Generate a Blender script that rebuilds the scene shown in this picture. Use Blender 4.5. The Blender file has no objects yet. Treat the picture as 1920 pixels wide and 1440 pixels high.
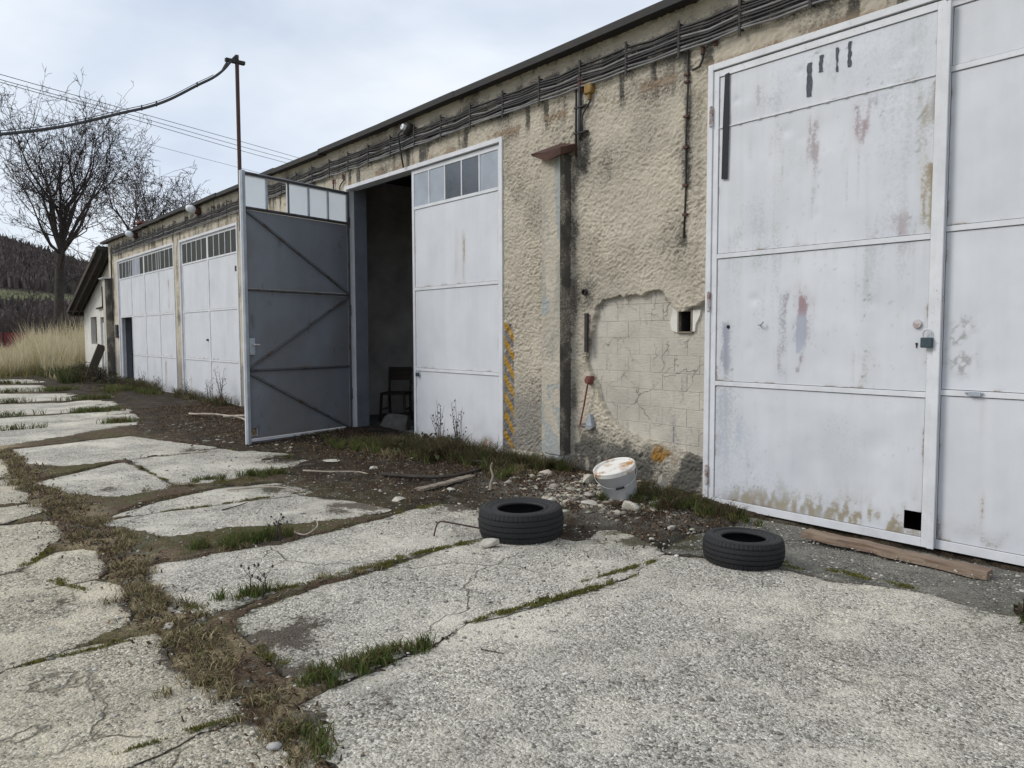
import bpy, bmesh, math, random
import numpy as np
from mathutils import Vector, Matrix

R = math.radians
random.seed(7)
rng = np.random.default_rng(7)
SC = bpy.context.scene
COL = SC.collection

# ------------------------------------------------------------------ camera
cam_data = bpy.data.cameras.new('camera')
cam_data.sensor_width = 36.0
cam_data.lens = 27.0
cam_data.clip_start = 0.05
cam_data.clip_end = 4000.0
cam = bpy.data.objects.new('camera', cam_data)
COL.objects.link(cam)
cam.matrix_world = Matrix(((0.634454, -0.048227, 0.771454, 0.0),
                           (0.772956, 0.042958, -0.633004, 0.0),
                           (-0.002613, 0.997912, 0.064532, 1.4),
                           (0, 0, 0, 1)))
SC.camera = cam

# ------------------------------------------------------------------ sky, sun, exposure
SUN_EL, SUN_AZ = R(38), R(216)          # azimuth of the sun, clockwise from +Y
world = bpy.data.worlds.new('World')
SC.world = world
world.use_nodes = True
wt = world.node_tree
for n in list(wt.nodes):
    wt.nodes.remove(n)
w_out = wt.nodes.new('ShaderNodeOutputWorld')
w_bg = wt.nodes.new('ShaderNodeBackground')
w_bg.inputs['Strength'].default_value = 0.1
w_sky = wt.nodes.new('ShaderNodeTexSky')
w_sky.sky_type = 'NISHITA'
w_sky.sun_disc = False
w_sky.sun_elevation = SUN_EL
w_sky.sun_rotation = SUN_AZ
w_sky.altitude = 400
w_tc = wt.nodes.new('ShaderNodeTexCoord')
w_map = wt.nodes.new('ShaderNodeMapping')
w_map.inputs['Scale'].default_value = (1.0, 1.0, 2.6)
w_map.inputs['Location'].default_value = (0.35, 0.8, 0.1)
w_n = wt.nodes.new('ShaderNodeTexNoise')
w_n.inputs['Scale'].default_value = 1.7
w_n.inputs['Detail'].default_value = 5.0
w_n.inputs['Roughness'].default_value = 0.5
w_n.inputs['Distortion'].default_value = 0.4
w_r = wt.nodes.new('ShaderNodeValToRGB')       # cloud cover
w_r.color_ramp.elements[0].position = 0.30
w_r.color_ramp.elements[0].color = (0.62, 0.62, 0.62, 1)
w_r.color_ramp.elements[1].position = 0.56
w_r.color_ramp.elements[1].color = (1, 1, 1, 1)
w_n2 = wt.nodes.new('ShaderNodeTexNoise')
w_n2.inputs['Scale'].default_value = 2.6
w_n2.inputs['Detail'].default_value = 6.0
w_r2 = wt.nodes.new('ShaderNodeValToRGB')      # thin and thick cloud
w_r2.color_ramp.elements[0].position = 0.32
w_r2.color_ramp.elements[0].color = (5.2, 5.9, 7.0, 1)
w_r2.color_ramp.elements[1].position = 0.66
w_r2.color_ramp.elements[1].color = (7.3, 7.7, 8.2, 1)
w_mix = wt.nodes.new('ShaderNodeMix')
w_mix.data_type = 'RGBA'
wt.links.new(w_tc.outputs['Generated'], w_map.inputs['Vector'])
wt.links.new(w_map.outputs['Vector'], w_n.inputs['Vector'])
wt.links.new(w_map.outputs['Vector'], w_n2.inputs['Vector'])
wt.links.new(w_n.outputs['Fac'], w_r.inputs['Fac'])
wt.links.new(w_n2.outputs['Fac'], w_r2.inputs['Fac'])
wt.links.new(w_r.outputs['Color'], w_mix.inputs['Factor'])
wt.links.new(w_sky.outputs['Color'], w_mix.inputs['A'])
wt.links.new(w_r2.outputs['Color'], w_mix.inputs['B'])
wt.links.new(w_mix.outputs['Result'], w_bg.inputs['Color'])
wt.links.new(w_bg.outputs['Background'], w_out.inputs['Surface'])

sun_data = bpy.data.lights.new('sun', 'SUN')
sun_data.energy = 1.5
sun_data.angle = R(24)
sun_data.color = (1.0, 0.95, 0.87)
sun = bpy.data.objects.new('sun', sun_data)
COL.objects.link(sun)
sd = Vector((math.sin(SUN_AZ) * math.cos(SUN_EL), math.cos(SUN_AZ) * math.cos(SUN_EL), math.sin(SUN_EL)))
sun.rotation_euler = sd.to_track_quat('Z', 'Y').to_euler()
sun.location = (-10, -12, 20)

SC.view_settings.view_transform = 'Standard'
SC.view_settings.look = 'None'
SC.view_settings.exposure = 0.36
SC.view_settings.gamma = 1.0
SC.view_settings.use_curve_mapping = False
SC.cycles.max_bounces = 8

# ------------------------------------------------------------------ noise
def _hash(ix, iy, seed):
    h = (ix.astype(np.int64) * 374761393 + iy.astype(np.int64) * 668265263 + seed * 974711) & 0xffffffff
    h = ((h ^ (h >> 13)) * 1274126177) & 0xffffffff
    h = ((h ^ (h >> 16)) * 2246822519) & 0xffffffff
    return ((h ^ (h >> 15)) & 0xffffff) / float(0xffffff)

def vn(x, y, seed=0):
    x = np.asarray(x, float); y = np.asarray(y, float)
    ix = np.floor(x); iy = np.floor(y); fx = x - ix; fy = y - iy
    fx = fx * fx * (3 - 2 * fx); fy = fy * fy * (3 - 2 * fy)
    a = _hash(ix, iy, seed); b = _hash(ix + 1, iy, seed); c = _hash(ix, iy + 1, seed); d = _hash(ix + 1, iy + 1, seed)
    return (a * (1 - fx) + b * fx) * (1 - fy) + (c * (1 - fx) + d * fx) * fy

def fbm(x, y, o=4, seed=0):
    s = 0.0; a = 0.5; t = 0.0
    for i in range(o):
        s = s + a * vn(x, y, seed + i * 17); t += a
        x = np.asarray(x) * 2.03 + 5.3; y = np.asarray(y) * 2.03 + 1.7; a *= 0.5
    return s / t

def sst(a, b, x):
    t = np.clip((np.asarray(x, float) - a) / (b - a), 0, 1)
    return t * t * (3 - 2 * t)

def inpoly(x, y, poly):
    ins = np.zeros(np.shape(x), bool); n = len(poly); j = n - 1
    for i in range(n):
        xi, yi = poly[i]; xj, yj = poly[j]
        c = ((yi > y) != (yj > y)) & (x < (xj - xi) * (y - yi) / ((yj - yi) + 1e-12) + xi)
        ins ^= c; j = i
    return ins

# ------------------------------------------------------------------ mesh helpers
class MB:
    """collects shapes that become one mesh"""
    def __init__(s):
        s.v = []; s.f = []
    def add(s, v, f):
        o = len(s.v); s.v += [tuple(p) for p in v]; s.f += [tuple(i + o for i in q) for q in f]; return s
    def box(s, a, b):
        x0, y0, z0 = a; x1, y1, z1 = b
        return s.add([(x0, y0, z0), (x1, y0, z0), (x1, y1, z0), (x0, y1, z0), (x0, y0, z1), (x1, y0, z1), (x1, y1, z1), (x0, y1, z1)],
                     [(0, 3, 2, 1), (4, 5, 6, 7), (0, 1, 5, 4), (1, 2, 6, 5), (2, 3, 7, 6), (3, 0, 4, 7)])
    def bar(s, p, q, w, h, up=(0, 0, 1)):
        p = Vector(p); q = Vector(q); d = (q - p).normalized(); u = Vector(up)
        sd_ = d.cross(u)
        if sd_.length < 1e-4: sd_ = d.cross(Vector((1, 0, 0)))
        sd_.normalize(); u = sd_.cross(d)
        vs = [c + sd_ * (a * w / 2) + u * (b * h / 2) for c in (p, q) for a, b in ((-1, -1), (1, -1), (1, 1), (-1, 1))]
        return s.add(vs, [(0, 1, 2, 3), (7, 6, 5, 4), (0, 4, 5, 1), (1, 5, 6, 2), (2, 6, 7, 3), (3, 7, 4, 0)])
    def tube(s, path, r, n=6, cap=True):
        path = [Vector(p) for p in path]; m = len(path)
        rr = r if isinstance(r, (list, tuple)) else [r] * m
        vs = []; prev = None
        for i, p in enumerate(path):
            d = (path[min(i + 1, m - 1)] - path[max(i - 1, 0)])
            if d.length < 1e-9: d = Vector((0, 0, 1))
            d.normalize()
            if prev is None:
                a = d.cross(Vector((0, 0, 1)))
                if a.length < 0.05: a = d.cross(Vector((1, 0, 0)))
            else:
                a = prev - d * prev.dot(d)
            a.normalize(); prev = a; b = d.cross(a)
            for k in range(n):
                t = 2 * math.pi * k / n
                vs.append(p + (a * math.cos(t) + b * math.sin(t)) * rr[i])
        fs = [(i * n + k, i * n + (k + 1) % n, (i + 1) * n + (k + 1) % n, (i + 1) * n + k) for i in range(m - 1) for k in range(n)]
        if cap: fs += [tuple(range(n))[::-1], tuple((m - 1) * n + k for k in range(n))]
        return s.add(vs, fs)
    def lathe(s, prof, n=32, close=False, M=None):
        m = len(prof); vs = []
        for k in range(n):
            t = 2 * math.pi * k / n
            for (r, z) in prof:
                p = Vector((r * math.cos(t), r * math.sin(t), z))
                vs.append(M @ p if M else p)
        mm = m if close else m - 1
        fs = [(k * m + i, ((k + 1) % n) * m + i, ((k + 1) % n) * m + (i + 1) % m, k * m + (i + 1) % m) for k in range(n) for i in range(mm)]
        return s.add(vs, fs)

def link(o, parent=None):
    COL.objects.link(o)
    if parent is not None: o.parent = parent
    return o

def ploc(parent):
    p = Vector((0, 0, 0))
    while parent is not None:
        p += parent.location; parent = parent.parent
    return p

def tag(o, label=None, cat=None, group=None, kind=None):
    if label: o['label'] = label
    if cat: o['category'] = cat
    if group: o['group'] = group
    if kind: o['kind'] = kind
    return o

def empty(name, loc=(0, 0, 0), label=None, cat=None, group=None, kind=None, rz=0.0):
    o = bpy.data.objects.new(name, None); o.empty_display_size = 0.2
    link(o); o.location = loc; o.rotation_euler = (0, 0, rz)
    return tag(o, label, cat, group, kind)

def build(name, mb, mat, parent=None, smooth=False, bevel=0.0, local=False, origin=None):
    """one mesh object from a collector; coordinates are world unless local"""
    me = bpy.data.meshes.new(name)
    v = np.array([tuple(p) for p in mb.v], float)
    if parent is None:
        if origin is None:
            origin = ((v[:, 0].min() + v[:, 0].max()) / 2, (v[:, 1].min() + v[:, 1].max()) / 2, v[:, 2].min())
        off = np.array(origin)
    else:
        off = np.zeros(3) if local else np.array(ploc(parent))
    me.from_pydata([tuple(p) for p in (v - off)], [], mb.f)
    if bevel > 0:
        bm = bmesh.new(); bm.from_mesh(me)
        bmesh.ops.bevel(bm, geom=list(bm.edges), offset=bevel, segments=1, affect='EDGES', clamp_overlap=True)
        bm.to_mesh(me); bm.free()
    if smooth: me.shade_smooth()
    me.materials.append(mat)
    o = bpy.data.objects.new(name, me)
    link(o, parent)
    if parent is None: o.location = origin
    return o

def fast(name, v, quads, tris, mat, parent=None, smooth=False, attrs=None, off=(0, 0, 0)):
    """large mesh straight from arrays; attrs: name -> Nx4 colours per vertex"""
    me = bpy.data.meshes.new(name)
    v = np.asarray(v, np.float32) - np.asarray(off, np.float32)
    nq = 0 if quads is None else len(quads); nt = 0 if tris is None else len(tris)
    me.vertices.add(len(v)); me.vertices.foreach_set('co', v.ravel())
    loops = []; starts = []
    if nq: loops.append(np.asarray(quads).ravel()); starts.append(np.arange(nq) * 4)
    if nt: loops.append(np.asarray(tris).ravel()); starts.append(nq * 4 + np.arange(nt) * 3)
    loops = np.concatenate(loops).astype(np.int32); starts = np.concatenate(starts).astype(np.int32)
    me.loops.add(len(loops)); me.loops.foreach_set('vertex_index', loops)
    me.polygons.add(nq + nt); me.polygons.foreach_set('loop_start', starts)
    me.update(calc_edges=True)
    for k, a in (attrs or {}).items():
        at = me.attributes.new(k, 'FLOAT_COLOR', 'POINT')
        at.data.foreach_set('color', np.asarray(a, np.float32).ravel())
    if smooth: me.shade_smooth()
    me.materials.append(mat)
    o = bpy.data.objects.new(name, me)
    link(o, parent)
    if parent is None: o.location = off
    return o

def gridq(nx, ny, mask=None):
    i = np.arange(nx - 1)[None, :]; j = np.arange(ny - 1)[:, None]
    a = j * nx + i
    q = np.stack([a, a + 1, a + 1 + nx, a + nx], -1)
    if mask is not None: q = q[mask]
    return q.reshape(-1, 4)

# ------------------------------------------------------------------ material helpers
def mat_new(name, rough=0.8, base=(0.5, 0.5, 0.5), metal=0.0, spec=0.5):
    m = bpy.data.materials.new(name); m.use_nodes = True
    nt = m.node_tree; b = nt.nodes['Principled BSDF']
    b.inputs['Base Color'].default_value = (*base, 1)
    b.inputs['Roughness'].default_value = rough
    b.inputs['Metallic'].default_value = metal
    b.inputs['Specular IOR Level'].default_value = spec
    return m, nt, b

def nd(nt, t, **kw):
    n = nt.nodes.new(t)
    for k, v in kw.items():
        if k in n.inputs.keys():
            if hasattr(v, 'is_output') or isinstance(v, bpy.types.NodeSocket): nt.links.new(v, n.inputs[k])
            else: n.inputs[k].default_value = v
        else: setattr(n, k, v)
    return n

def ramp(nt, fac, stops):
    n = nt.nodes.new('ShaderNodeValToRGB'); cr = n.color_ramp
    while len(cr.elements) < len(stops): cr.elements.new(0.5)
    for e, (p, c) in zip(cr.elements, stops):
        e.position = p; e.color = (*c, 1) if len(c) == 3 else c
    nt.links.new(fac, n.inputs['Fac']); return n.outputs['Color']

def mixc(nt, fac, a, b, mode='MIX'):
    n = nt.nodes.new('ShaderNodeMix'); n.data_type = 'RGBA'; n.blend_type = mode
    for k, v in (('Factor', fac), ('A', a), ('B', b)):
        s = [i for i in n.inputs if i.name == k and (i.type == 'RGBA' or (k == 'Factor' and i.type == 'VALUE'))][0]
        if isinstance(v, bpy.types.NodeSocket): nt.links.new(v, s)
        else: s.default_value = v if k == 'Factor' else (*v, 1)
    return [o for o in n.outputs if o.type == 'RGBA'][0]

def mth(nt, op, a, b=None, clamp=False):
    n = nt.nodes.new('ShaderNodeMath'); n.operation = op; n.use_clamp = clamp
    for i, v in enumerate((a, b)):
        if v is None: continue
        if isinstance(v, bpy.types.NodeSocket): nt.links.new(v, n.inputs[i])
        else: n.inputs[i].default_value = v
    return n.outputs[0]

def bump(nt, b, h, strength, dist):
    n = nd(nt, 'ShaderNodeBump', Strength=strength, Distance=dist)
    nt.links.new(h, n.inputs['Height']); nt.links.new(n.outputs['Normal'], b.inputs['Normal'])

def wpos(nt): return nd(nt, 'ShaderNodeNewGeometry').outputs['Position']
def opos(nt): return nd(nt, 'ShaderNodeTexCoord').outputs['Object']

def noise(nt, vec, scale, detail=4, rough=0.55, dist=0.0):
    n = nd(nt, 'ShaderNodeTexNoise', Scale=scale, Detail=detail, Roughness=rough, Distortion=dist)
    nt.links.new(vec, n.inputs['Vector']); return n.outputs['Fac']

def simple(name, base, rough=0.7, metal=0.0, var=0.25, scale=12.0, bmp=0.2, bd=0.003, spec=0.4):
    """one colour with uneven tone and fine relief"""
    m, nt, b = mat_new(name, rough, base, metal, spec)
    p = opos(nt); f = noise(nt, p, scale, 6, 0.6)
    lo = tuple(c * (1 - var) for c in base); hi = tuple(min(1, c * (1 + var)) for c in base)
    nt.links.new(ramp(nt, f, [(0.3, lo), (0.7, hi)]), b.inputs['Base Color'])
    if bmp: bump(nt, b, noise(nt, p, scale * 6, 4), bmp, bd)
    return m

def rusty(name, base, rust, amount=0.5, rough=0.75, scale=9.0):
    m, nt, b = mat_new(name, rough, base, 0.0, 0.4)
    p = opos(nt); f = noise(nt, p, scale, 8, 0.65)
    k = ramp(nt, f, [(max(0.02, 0.75 - amount * 0.5), (0, 0, 0)), (min(0.98, 0.85 - amount * 0.4), (1, 1, 1))])
    g = noise(nt, p, scale * 5, 4)
    rc = ramp(nt, g, [(0.3, tuple(c * 0.6 for c in rust)), (0.7, rust)])
    nt.links.new(mixc(nt, k, base, rc), b.inputs['Base Color'])
    bump(nt, b, g, 0.25, 0.003)
    return m

def stained(name, base, rough, var, scale, bmp, bd, spec=0.4, streak=False, noise_mod=0.5, crisp=0.0):
    """base colour with the mesh's own 'stain' colours laid over it"""
    m, nt, b = mat_new(name, rough, base, 0.0, spec)
    p = wpos(nt)
    if streak:
        mp = nd(nt, 'ShaderNodeMapping', Scale=(1.0, 1.0, 0.12)); nt.links.new(p, mp.inputs['Vector']); ps = mp.outputs['Vector']
    else: ps = p
    f = noise(nt, ps, scale, 6, 0.6)
    lo = tuple(c * (1 - var) for c in base); hi = tuple(min(1, c * (1 + var * 0.6)) for c in base)
    c0 = ramp(nt, f, [(0.32, lo), (0.68, hi)])
    if streak:
        f2 = noise(nt, p, 2.2, 5, 0.6)
        c0 = mixc(nt, 0.5, c0, ramp(nt, f2, [(0.35, lo), (0.65, hi)]))
    at = nd(nt, 'ShaderNodeAttribute', attribute_name='stain')
    g = noise(nt, p, scale * 9 if not streak else 70, 5, 0.7)
    gm = ramp(nt, g, [(0.5 - noise_mod * 0.34, (0.0,) * 3), (0.5 + noise_mod * 0.3, (1, 1, 1))])
    a = at.outputs['Alpha']
    # strong stains cover, weak ones break up into specks
    k = mth(nt, 'ADD', mth(nt, 'MULTIPLY', a, a), mth(nt, 'MULTIPLY', mth(nt, 'SUBTRACT', a, mth(nt, 'MULTIPLY', a, a)), mth(nt, 'MULTIPLY', gm, 1.4)), clamp=True)
    if crisp:
        g2 = noise(nt, p, crisp, 6, 0.75)
        g3 = nd(nt, 'ShaderNodeMapRange'); nt.links.new(g2, g3.inputs['Value']); g3.inputs['From Min'].default_value = 0.28; g3.inputs['From Max'].default_value = 0.72
        k = mth(nt, 'MULTIPLY', mth(nt, 'MULTIPLY', mth(nt, 'SUBTRACT', mth(nt, 'MULTIPLY', a, 1.25), g3.outputs[0]), 2.6, clamp=True), mth(nt, 'ADD', 0.45, mth(nt, 'MULTIPLY', a, 0.55)), clamp=True)
        k = mth(nt, 'MAXIMUM', k, mth(nt, 'MULTIPLY', a, 0.42))
    nt.links.new(mixc(nt, k, c0, at.outputs['Color']), b.inputs['Base Color'])
    bump(nt, b, noise(nt, p, 120 if crisp > 50 else scale * 8, 5, 0.7), bmp, bd)
    return m

def colattr(name, rough=0.85, var=0.3, scale=60.0, bmp=0.4, bd=0.01, trans=0.0, spec=0.25):
    """colour carried by the mesh's 'tint'"""
    m, nt, b = mat_new(name, rough, (0.3, 0.3, 0.3), 0.0, spec)
    at = nd(nt, 'ShaderNodeAttribute', attribute_name='tint')
    p = wpos(nt); f = noise(nt, p, scale, 6, 0.65)
    c = mixc(nt, 1.0, at.outputs['Color'], ramp(nt, f, [(0.28, (1 - var,) * 3), (0.72, (1 + var,) * 3)]), 'MULTIPLY')
    nt.links.new(c, b.inputs['Base Color'])
    if bmp: bump(nt, b, f, bmp, bd)
    if trans > 0:
        tr = nd(nt, 'ShaderNodeBsdfTranslucent'); nt.links.new(c, tr.inputs['Color'])
        mx = nd(nt, 'ShaderNodeMixShader', Fac=trans)
        nt.links.new(b.outputs['BSDF'], mx.inputs[1]); nt.links.new(tr.outputs['BSDF'], mx.inputs[2])
        nt.links.new(mx.outputs['Shader'], nt.nodes['Material Output'].inputs['Surface'])
    return m

def concrete(name, tone=(1, 1, 1), dark=0.0, dirt=0.5):
    m, nt, b = mat_new(name, 0.93, (0.4, 0.4, 0.4), 0.0, 0.2)
    p = wpos(nt)
    wob = nd(nt, 'ShaderNodeTexNoise', Scale=40.0, Detail=2.0); nt.links.new(p, wob.inputs['Vector'])
    pv = nd(nt, 'ShaderNodeVectorMath', operation='MULTIPLY_ADD'); nt.links.new(wob.outputs['Color'], pv.inputs[0])
    pv.inputs[1].default_value = (0.012,) * 3; nt.links.new(p, pv.inputs[2]); q = pv.outputs[0]
    v1 = nd(nt, 'ShaderNodeTexVoronoi', Scale=88.0); nt.links.new(q, v1.inputs['Vector'])
    v2 = nd(nt, 'ShaderNodeTexVoronoi', Scale=205.0); nt.links.new(q, v2.inputs['Vector'])
    s1 = nd(nt, 'ShaderNodeSeparateColor'); nt.links.new(v1.outputs['Color'], s1.inputs['Color'])
    s2 = nd(nt, 'ShaderNodeSeparateColor'); nt.links.new(v2.outputs['Color'], s2.inputs['Color'])
    T = lambda c: tuple(a * t for a, t in zip(c, tone))
    st = [(0.0, T((0.11, 0.105, 0.10))), (0.10, T((0.22, 0.21, 0.195))), (0.35, T((0.36, 0.345, 0.31))), (0.7, T((0.46, 0.445, 0.405))), (0.92, T((0.56, 0.55, 0.52))), (1.0, T((0.66, 0.65, 0.62)))]
    c1 = ramp(nt, s1.outputs['Red'], st)
    c2 = ramp(nt, s2.outputs['Green'], [(0.0, (0.40,) * 3), (0.16, (0.70,) * 3), (0.45, (1.0,) * 3), (0.8, (1.12,) * 3), (1.0, (1.3,) * 3)])
    c = mixc(nt, 1.0, c1, c2, 'MULTIPLY')
    # cement skin over part of the aggregate, worn through elsewhere
    skin = ramp(nt, noise(nt, p, 1.5, 8, 0.68), [(0.46, (0, 0, 0)), (0.60, (1, 1, 1))])
    grain = noise(nt, p, 110, 5, 0.8)
    sk = ramp(nt, grain, [(0.30, T((0.20, 0.19, 0.165))), (0.45, T((0.43, 0.41, 0.365))), (0.58, T((0.50, 0.48, 0.43))), (0.72, T((0.66, 0.64, 0.585)))])
    c = mixc(nt, mth(nt, 'ADD', 0.06, mth(nt, 'MULTIPLY', skin, 0.72)), c, sk)
    # broad weathering
    w = noise(nt, p, 0.9, 7, 0.65, 0.6)
    c = mixc(nt, 1.0, c, ramp(nt, w, [(0.28, (0.60 - dark, 0.60 - dark, 0.58 - dark)), (0.47, (0.98 - dark, 0.97 - dark, 0.95 - dark)), (0.72, (1.12 - dark, 1.10 - dark, 1.04 - dark))]), 'MULTIPLY')
    d = ramp(nt, noise(nt, p, 3.1, 8, 0.7, 0.8), [(0.56, (0, 0, 0)), (0.76, (1, 1, 1))])
    c = mixc(nt, mth(nt, 'MULTIPLY', d, dirt), c, (0.15, 0.145, 0.135))
    pit = ramp(nt, noise(nt, p, 46, 4, 0.75), [(0.60, (0, 0, 0)), (0.68, (1, 1, 1))])
    c = mixc(nt, mth(nt, 'MULTIPLY', pit, 0.85), c, (0.08, 0.075, 0.065))
    # hairline cracks
    cw = nd(nt, 'ShaderNodeTexNoise', Scale=2.4, Detail=5.0); nt.links.new(p, cw.inputs['Vector'])
    cv = nd(nt, 'ShaderNodeVectorMath', operation='MULTIPLY_ADD'); nt.links.new(cw.outputs['Color'], cv.inputs[0]); cv.inputs[1].default_value = (0.45,) * 3; nt.links.new(p, cv.inputs[2])
    ve = nd(nt, 'ShaderNodeTexVoronoi', Scale=0.75, feature='DISTANCE_TO_EDGE'); nt.links.new(cv.outputs[0], ve.inputs['Vector'])
    ck = mth(nt, 'MULTIPLY', mth(nt, 'SUBTRACT', 1.0, mth(nt, 'MULTIPLY', ve.outputs['Distance'], 150.0), clamp=True), ramp(nt, noise(nt, p, 0.7, 3), [(0.52, (0, 0, 0)), (0.60, (1, 1, 1))]))
    c = mixc(nt, mth(nt, 'MULTIPLY', ck, 0.6), c, (0.10, 0.09, 0.06))
    at = nd(nt, 'ShaderNodeAttribute', attribute_name='stain'); a = at.outputs['Alpha']
    g2 = noise(nt, p, 26, 6, 0.8)
    g3 = nd(nt, 'ShaderNodeMapRange'); nt.links.new(g2, g3.inputs['Value']); g3.inputs['From Min'].default_value = 0.3; g3.inputs['From Max'].default_value = 0.7
    k = mth(nt, 'MULTIPLY', mth(nt, 'SUBTRACT', mth(nt, 'MULTIPLY', a, 1.3), g3.outputs[0]), 3.0, clamp=True)
    k = mth(nt, 'MAXIMUM', mth(nt, 'MULTIPLY', k, 0.9), mth(nt, 'MULTIPLY', a, 0.35))
    c = mixc(nt, k, c, at.outputs['Color'])
    nt.links.new(c, b.inputs['Base Color'])
    h = mth(nt, 'ADD', mth(nt, 'MULTIPLY', v1.outputs['Distance'], -0.7), mth(nt, 'ADD', mth(nt, 'MULTIPLY', grain, 0.55), mth(nt, 'MULTIPLY', pit, -0.5)))
    h = mth(nt, 'MULTIPLY', h, mth(nt, 'SUBTRACT', 1.0, mth(nt, 'MULTIPLY', skin, 0.55)))
    h = mth(nt, 'ADD', h, mth(nt, 'MULTIPLY', skin, 0.25))
    h = mth(nt, 'SUBTRACT', h, mth(nt, 'MULTIPLY', ck, 1.2))
    bump(nt, b, h, 1.0, 0.022)
    return m

M = {}
M['concrete'] = concrete('weathered_concrete', (1.46, 1.45, 1.41), -0.02, 0.55)
M['concrete_old'] = concrete('worn_concrete', (1.40, 1.34, 1.20), -0.03, 0.4)
M['concrete_dark'] = concrete('dark_concrete', (0.62, 0.63, 0.62), 0.06, 0.7)
M['soil'] = colattr('soil', 0.95, 0.9, 85, 1.0, 0.04)
M['field'] = simple('field_soil', (0.13, 0.12, 0.06), 0.95, 0, 0.4, 0.4, 0.3, 0.03)
M['blade'] = colattr('grass_blades', 0.7, 0.15, 20, 0.0, 0.0, 0.3)
M['stucco'] = stained('roughcast_render', (0.575, 0.52, 0.425), 0.95, 0.14, 2.2, 0.9, 0.012, 0.2, False, 0.6, 55.0)
M['stucco_plain'] = simple('smooth_render', (0.42, 0.36, 0.26), 0.93, 0, 0.3, 3.0, 0.5, 0.008)
M['block'] = simple('bare_block', (0.55, 0.505, 0.42), 0.95, 0, 0.22, 4.0, 0.7, 0.006)
def cement(name, base):
    m, nt, b = mat_new(name, 0.95, base, 0, 0.2)
    p = wpos(nt); f = noise(nt, p, 3.0, 6, 0.6)
    c = ramp(nt, f, [(0.3, tuple(v * 0.8 for v in base)), (0.7, tuple(v * 1.1 for v in base))])
    mp = nd(nt, 'ShaderNodeMapping', Scale=(1.0, 1.0, 0.45)); nt.links.new(p, mp.inputs['Vector'])
    k = mth(nt, 'MULTIPLY', ramp(nt, noise(nt, mp.outputs['Vector'], 7.0, 6, 0.7, 0.8), [(0.54, (0, 0, 0)), (0.66, (1, 1, 1))]), ramp(nt, noise(nt, p, 45, 5, 0.75), [(0.42, (0, 0, 0)), (0.58, (1, 1, 1))]))
    c = mixc(nt, mth(nt, 'MULTIPLY', k, 0.8), c, (0.20, 0.205, 0.22))
    cw = nd(nt, 'ShaderNodeTexNoise', Scale=9.0, Detail=5.0); nt.links.new(p, cw.inputs['Vector'])
    cv = nd(nt, 'ShaderNodeVectorMath', operation='MULTIPLY_ADD'); nt.links.new(cw.outputs['Color'], cv.inputs[0]); cv.inputs[1].default_value = (0.16,) * 3; nt.links.new(p, cv.inputs[2])
    ve = nd(nt, 'ShaderNodeTexVoronoi', Scale=3.2, feature='DISTANCE_TO_EDGE'); nt.links.new(cv.outputs[0], ve.inputs['Vector'])
    ck = mth(nt, 'MULTIPLY', mth(nt, 'SUBTRACT', 1.0, mth(nt, 'MULTIPLY', ve.outputs['Distance'], 70.0), clamp=True), ramp(nt, noise(nt, p, 4, 3), [(0.45, (0, 0, 0)), (0.6, (1, 1, 1))]))
    c = mixc(nt, mth(nt, 'MULTIPLY', ck, 0.7), c, (0.12, 0.115, 0.11))
    nt.links.new(c, b.inputs['Base Color'])
    mp2 = nd(nt, 'ShaderNodeMapping', Scale=(0.12, 1.0, 1.0)); nt.links.new(p, mp2.inputs['Vector'])
    h = mth(nt, 'ADD', noise(nt, mp2.outputs['Vector'], 110, 4, 0.6), mth(nt, 'SUBTRACT', noise(nt, p, 35, 5), ck))
    bump(nt, b, h, 0.8, 0.006); return m
M['block'] = cement('bare_block_cement', (0.50, 0.465, 0.40))
M['mortar'] = simple('grey_mortar', (0.20, 0.20, 0.20), 0.95, 0, 0.3, 9.0, 0.6, 0.006)
M['grey_plaster'] = simple('bare_grey_plaster', (0.36, 0.38, 0.36), 0.95, 0, 0.35, 7.0, 0.6, 0.006)
M['white_paint'] = stained('white_gate_paint', (0.62, 0.635, 0.668), 0.55, 0.10, 5.0, 0.1, 0.002, 0.4, True, 0.45, 42.0)
def chipped(name, base):
    m, nt, b = mat_new(name, 0.5, base, 0, 0.4)
    p = wpos(nt); f = noise(nt, p, 6, 6, 0.6)
    c = ramp(nt, f, [(0.3, tuple(v * 0.86 for v in base)), (0.7, tuple(v * 1.05 for v in base))])
    k = mth(nt, 'MULTIPLY', ramp(nt, noise(nt, p, 55, 6, 0.75), [(0.61, (0, 0, 0)), (0.66, (1, 1, 1))]), ramp(nt, noise(nt, p, 2.6, 4), [(0.46, (0, 0, 0)), (0.62, (1, 1, 1))]))
    rc = ramp(nt, noise(nt, p, 30, 3), [(0.4, (0.10, 0.06, 0.045)), (0.6, (0.25, 0.22, 0.20))])
    nt.links.new(mixc(nt, mth(nt, 'MULTIPLY', k, 0.85), c, rc), b.inputs['Base Color'])
    bump(nt, b, mth(nt, 'SUBTRACT', noise(nt, p, 25, 4), k), 0.3, 0.003); return m
M['white_trim'] = chipped('white_frame_paint', (0.67, 0.68, 0.705))
M['grey_paint'] = stained('grey_gate_paint', (0.19, 0.207, 0.235), 0.6, 0.14, 4.0, 0.15, 0.002, 0.35, True, 0.7)
M['grey_trim'] = rusty('grey_iron_paint', (0.105, 0.112, 0.125), (0.10, 0.065, 0.045), 0.5, 0.65, 7.0)
M['grey_steel'] = simple('pale_grey_steel', (0.33, 0.36, 0.40), 0.5, 0, 0.2, 6.0, 0.15, 0.002)
M['rust'] = rusty('rust', (0.07, 0.035, 0.028), (0.11, 0.052, 0.036), 0.6)
M['rust_red'] = rusty('red_oxide_paint', (0.17, 0.055, 0.045), (0.10, 0.045, 0.035), 0.5)
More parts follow.
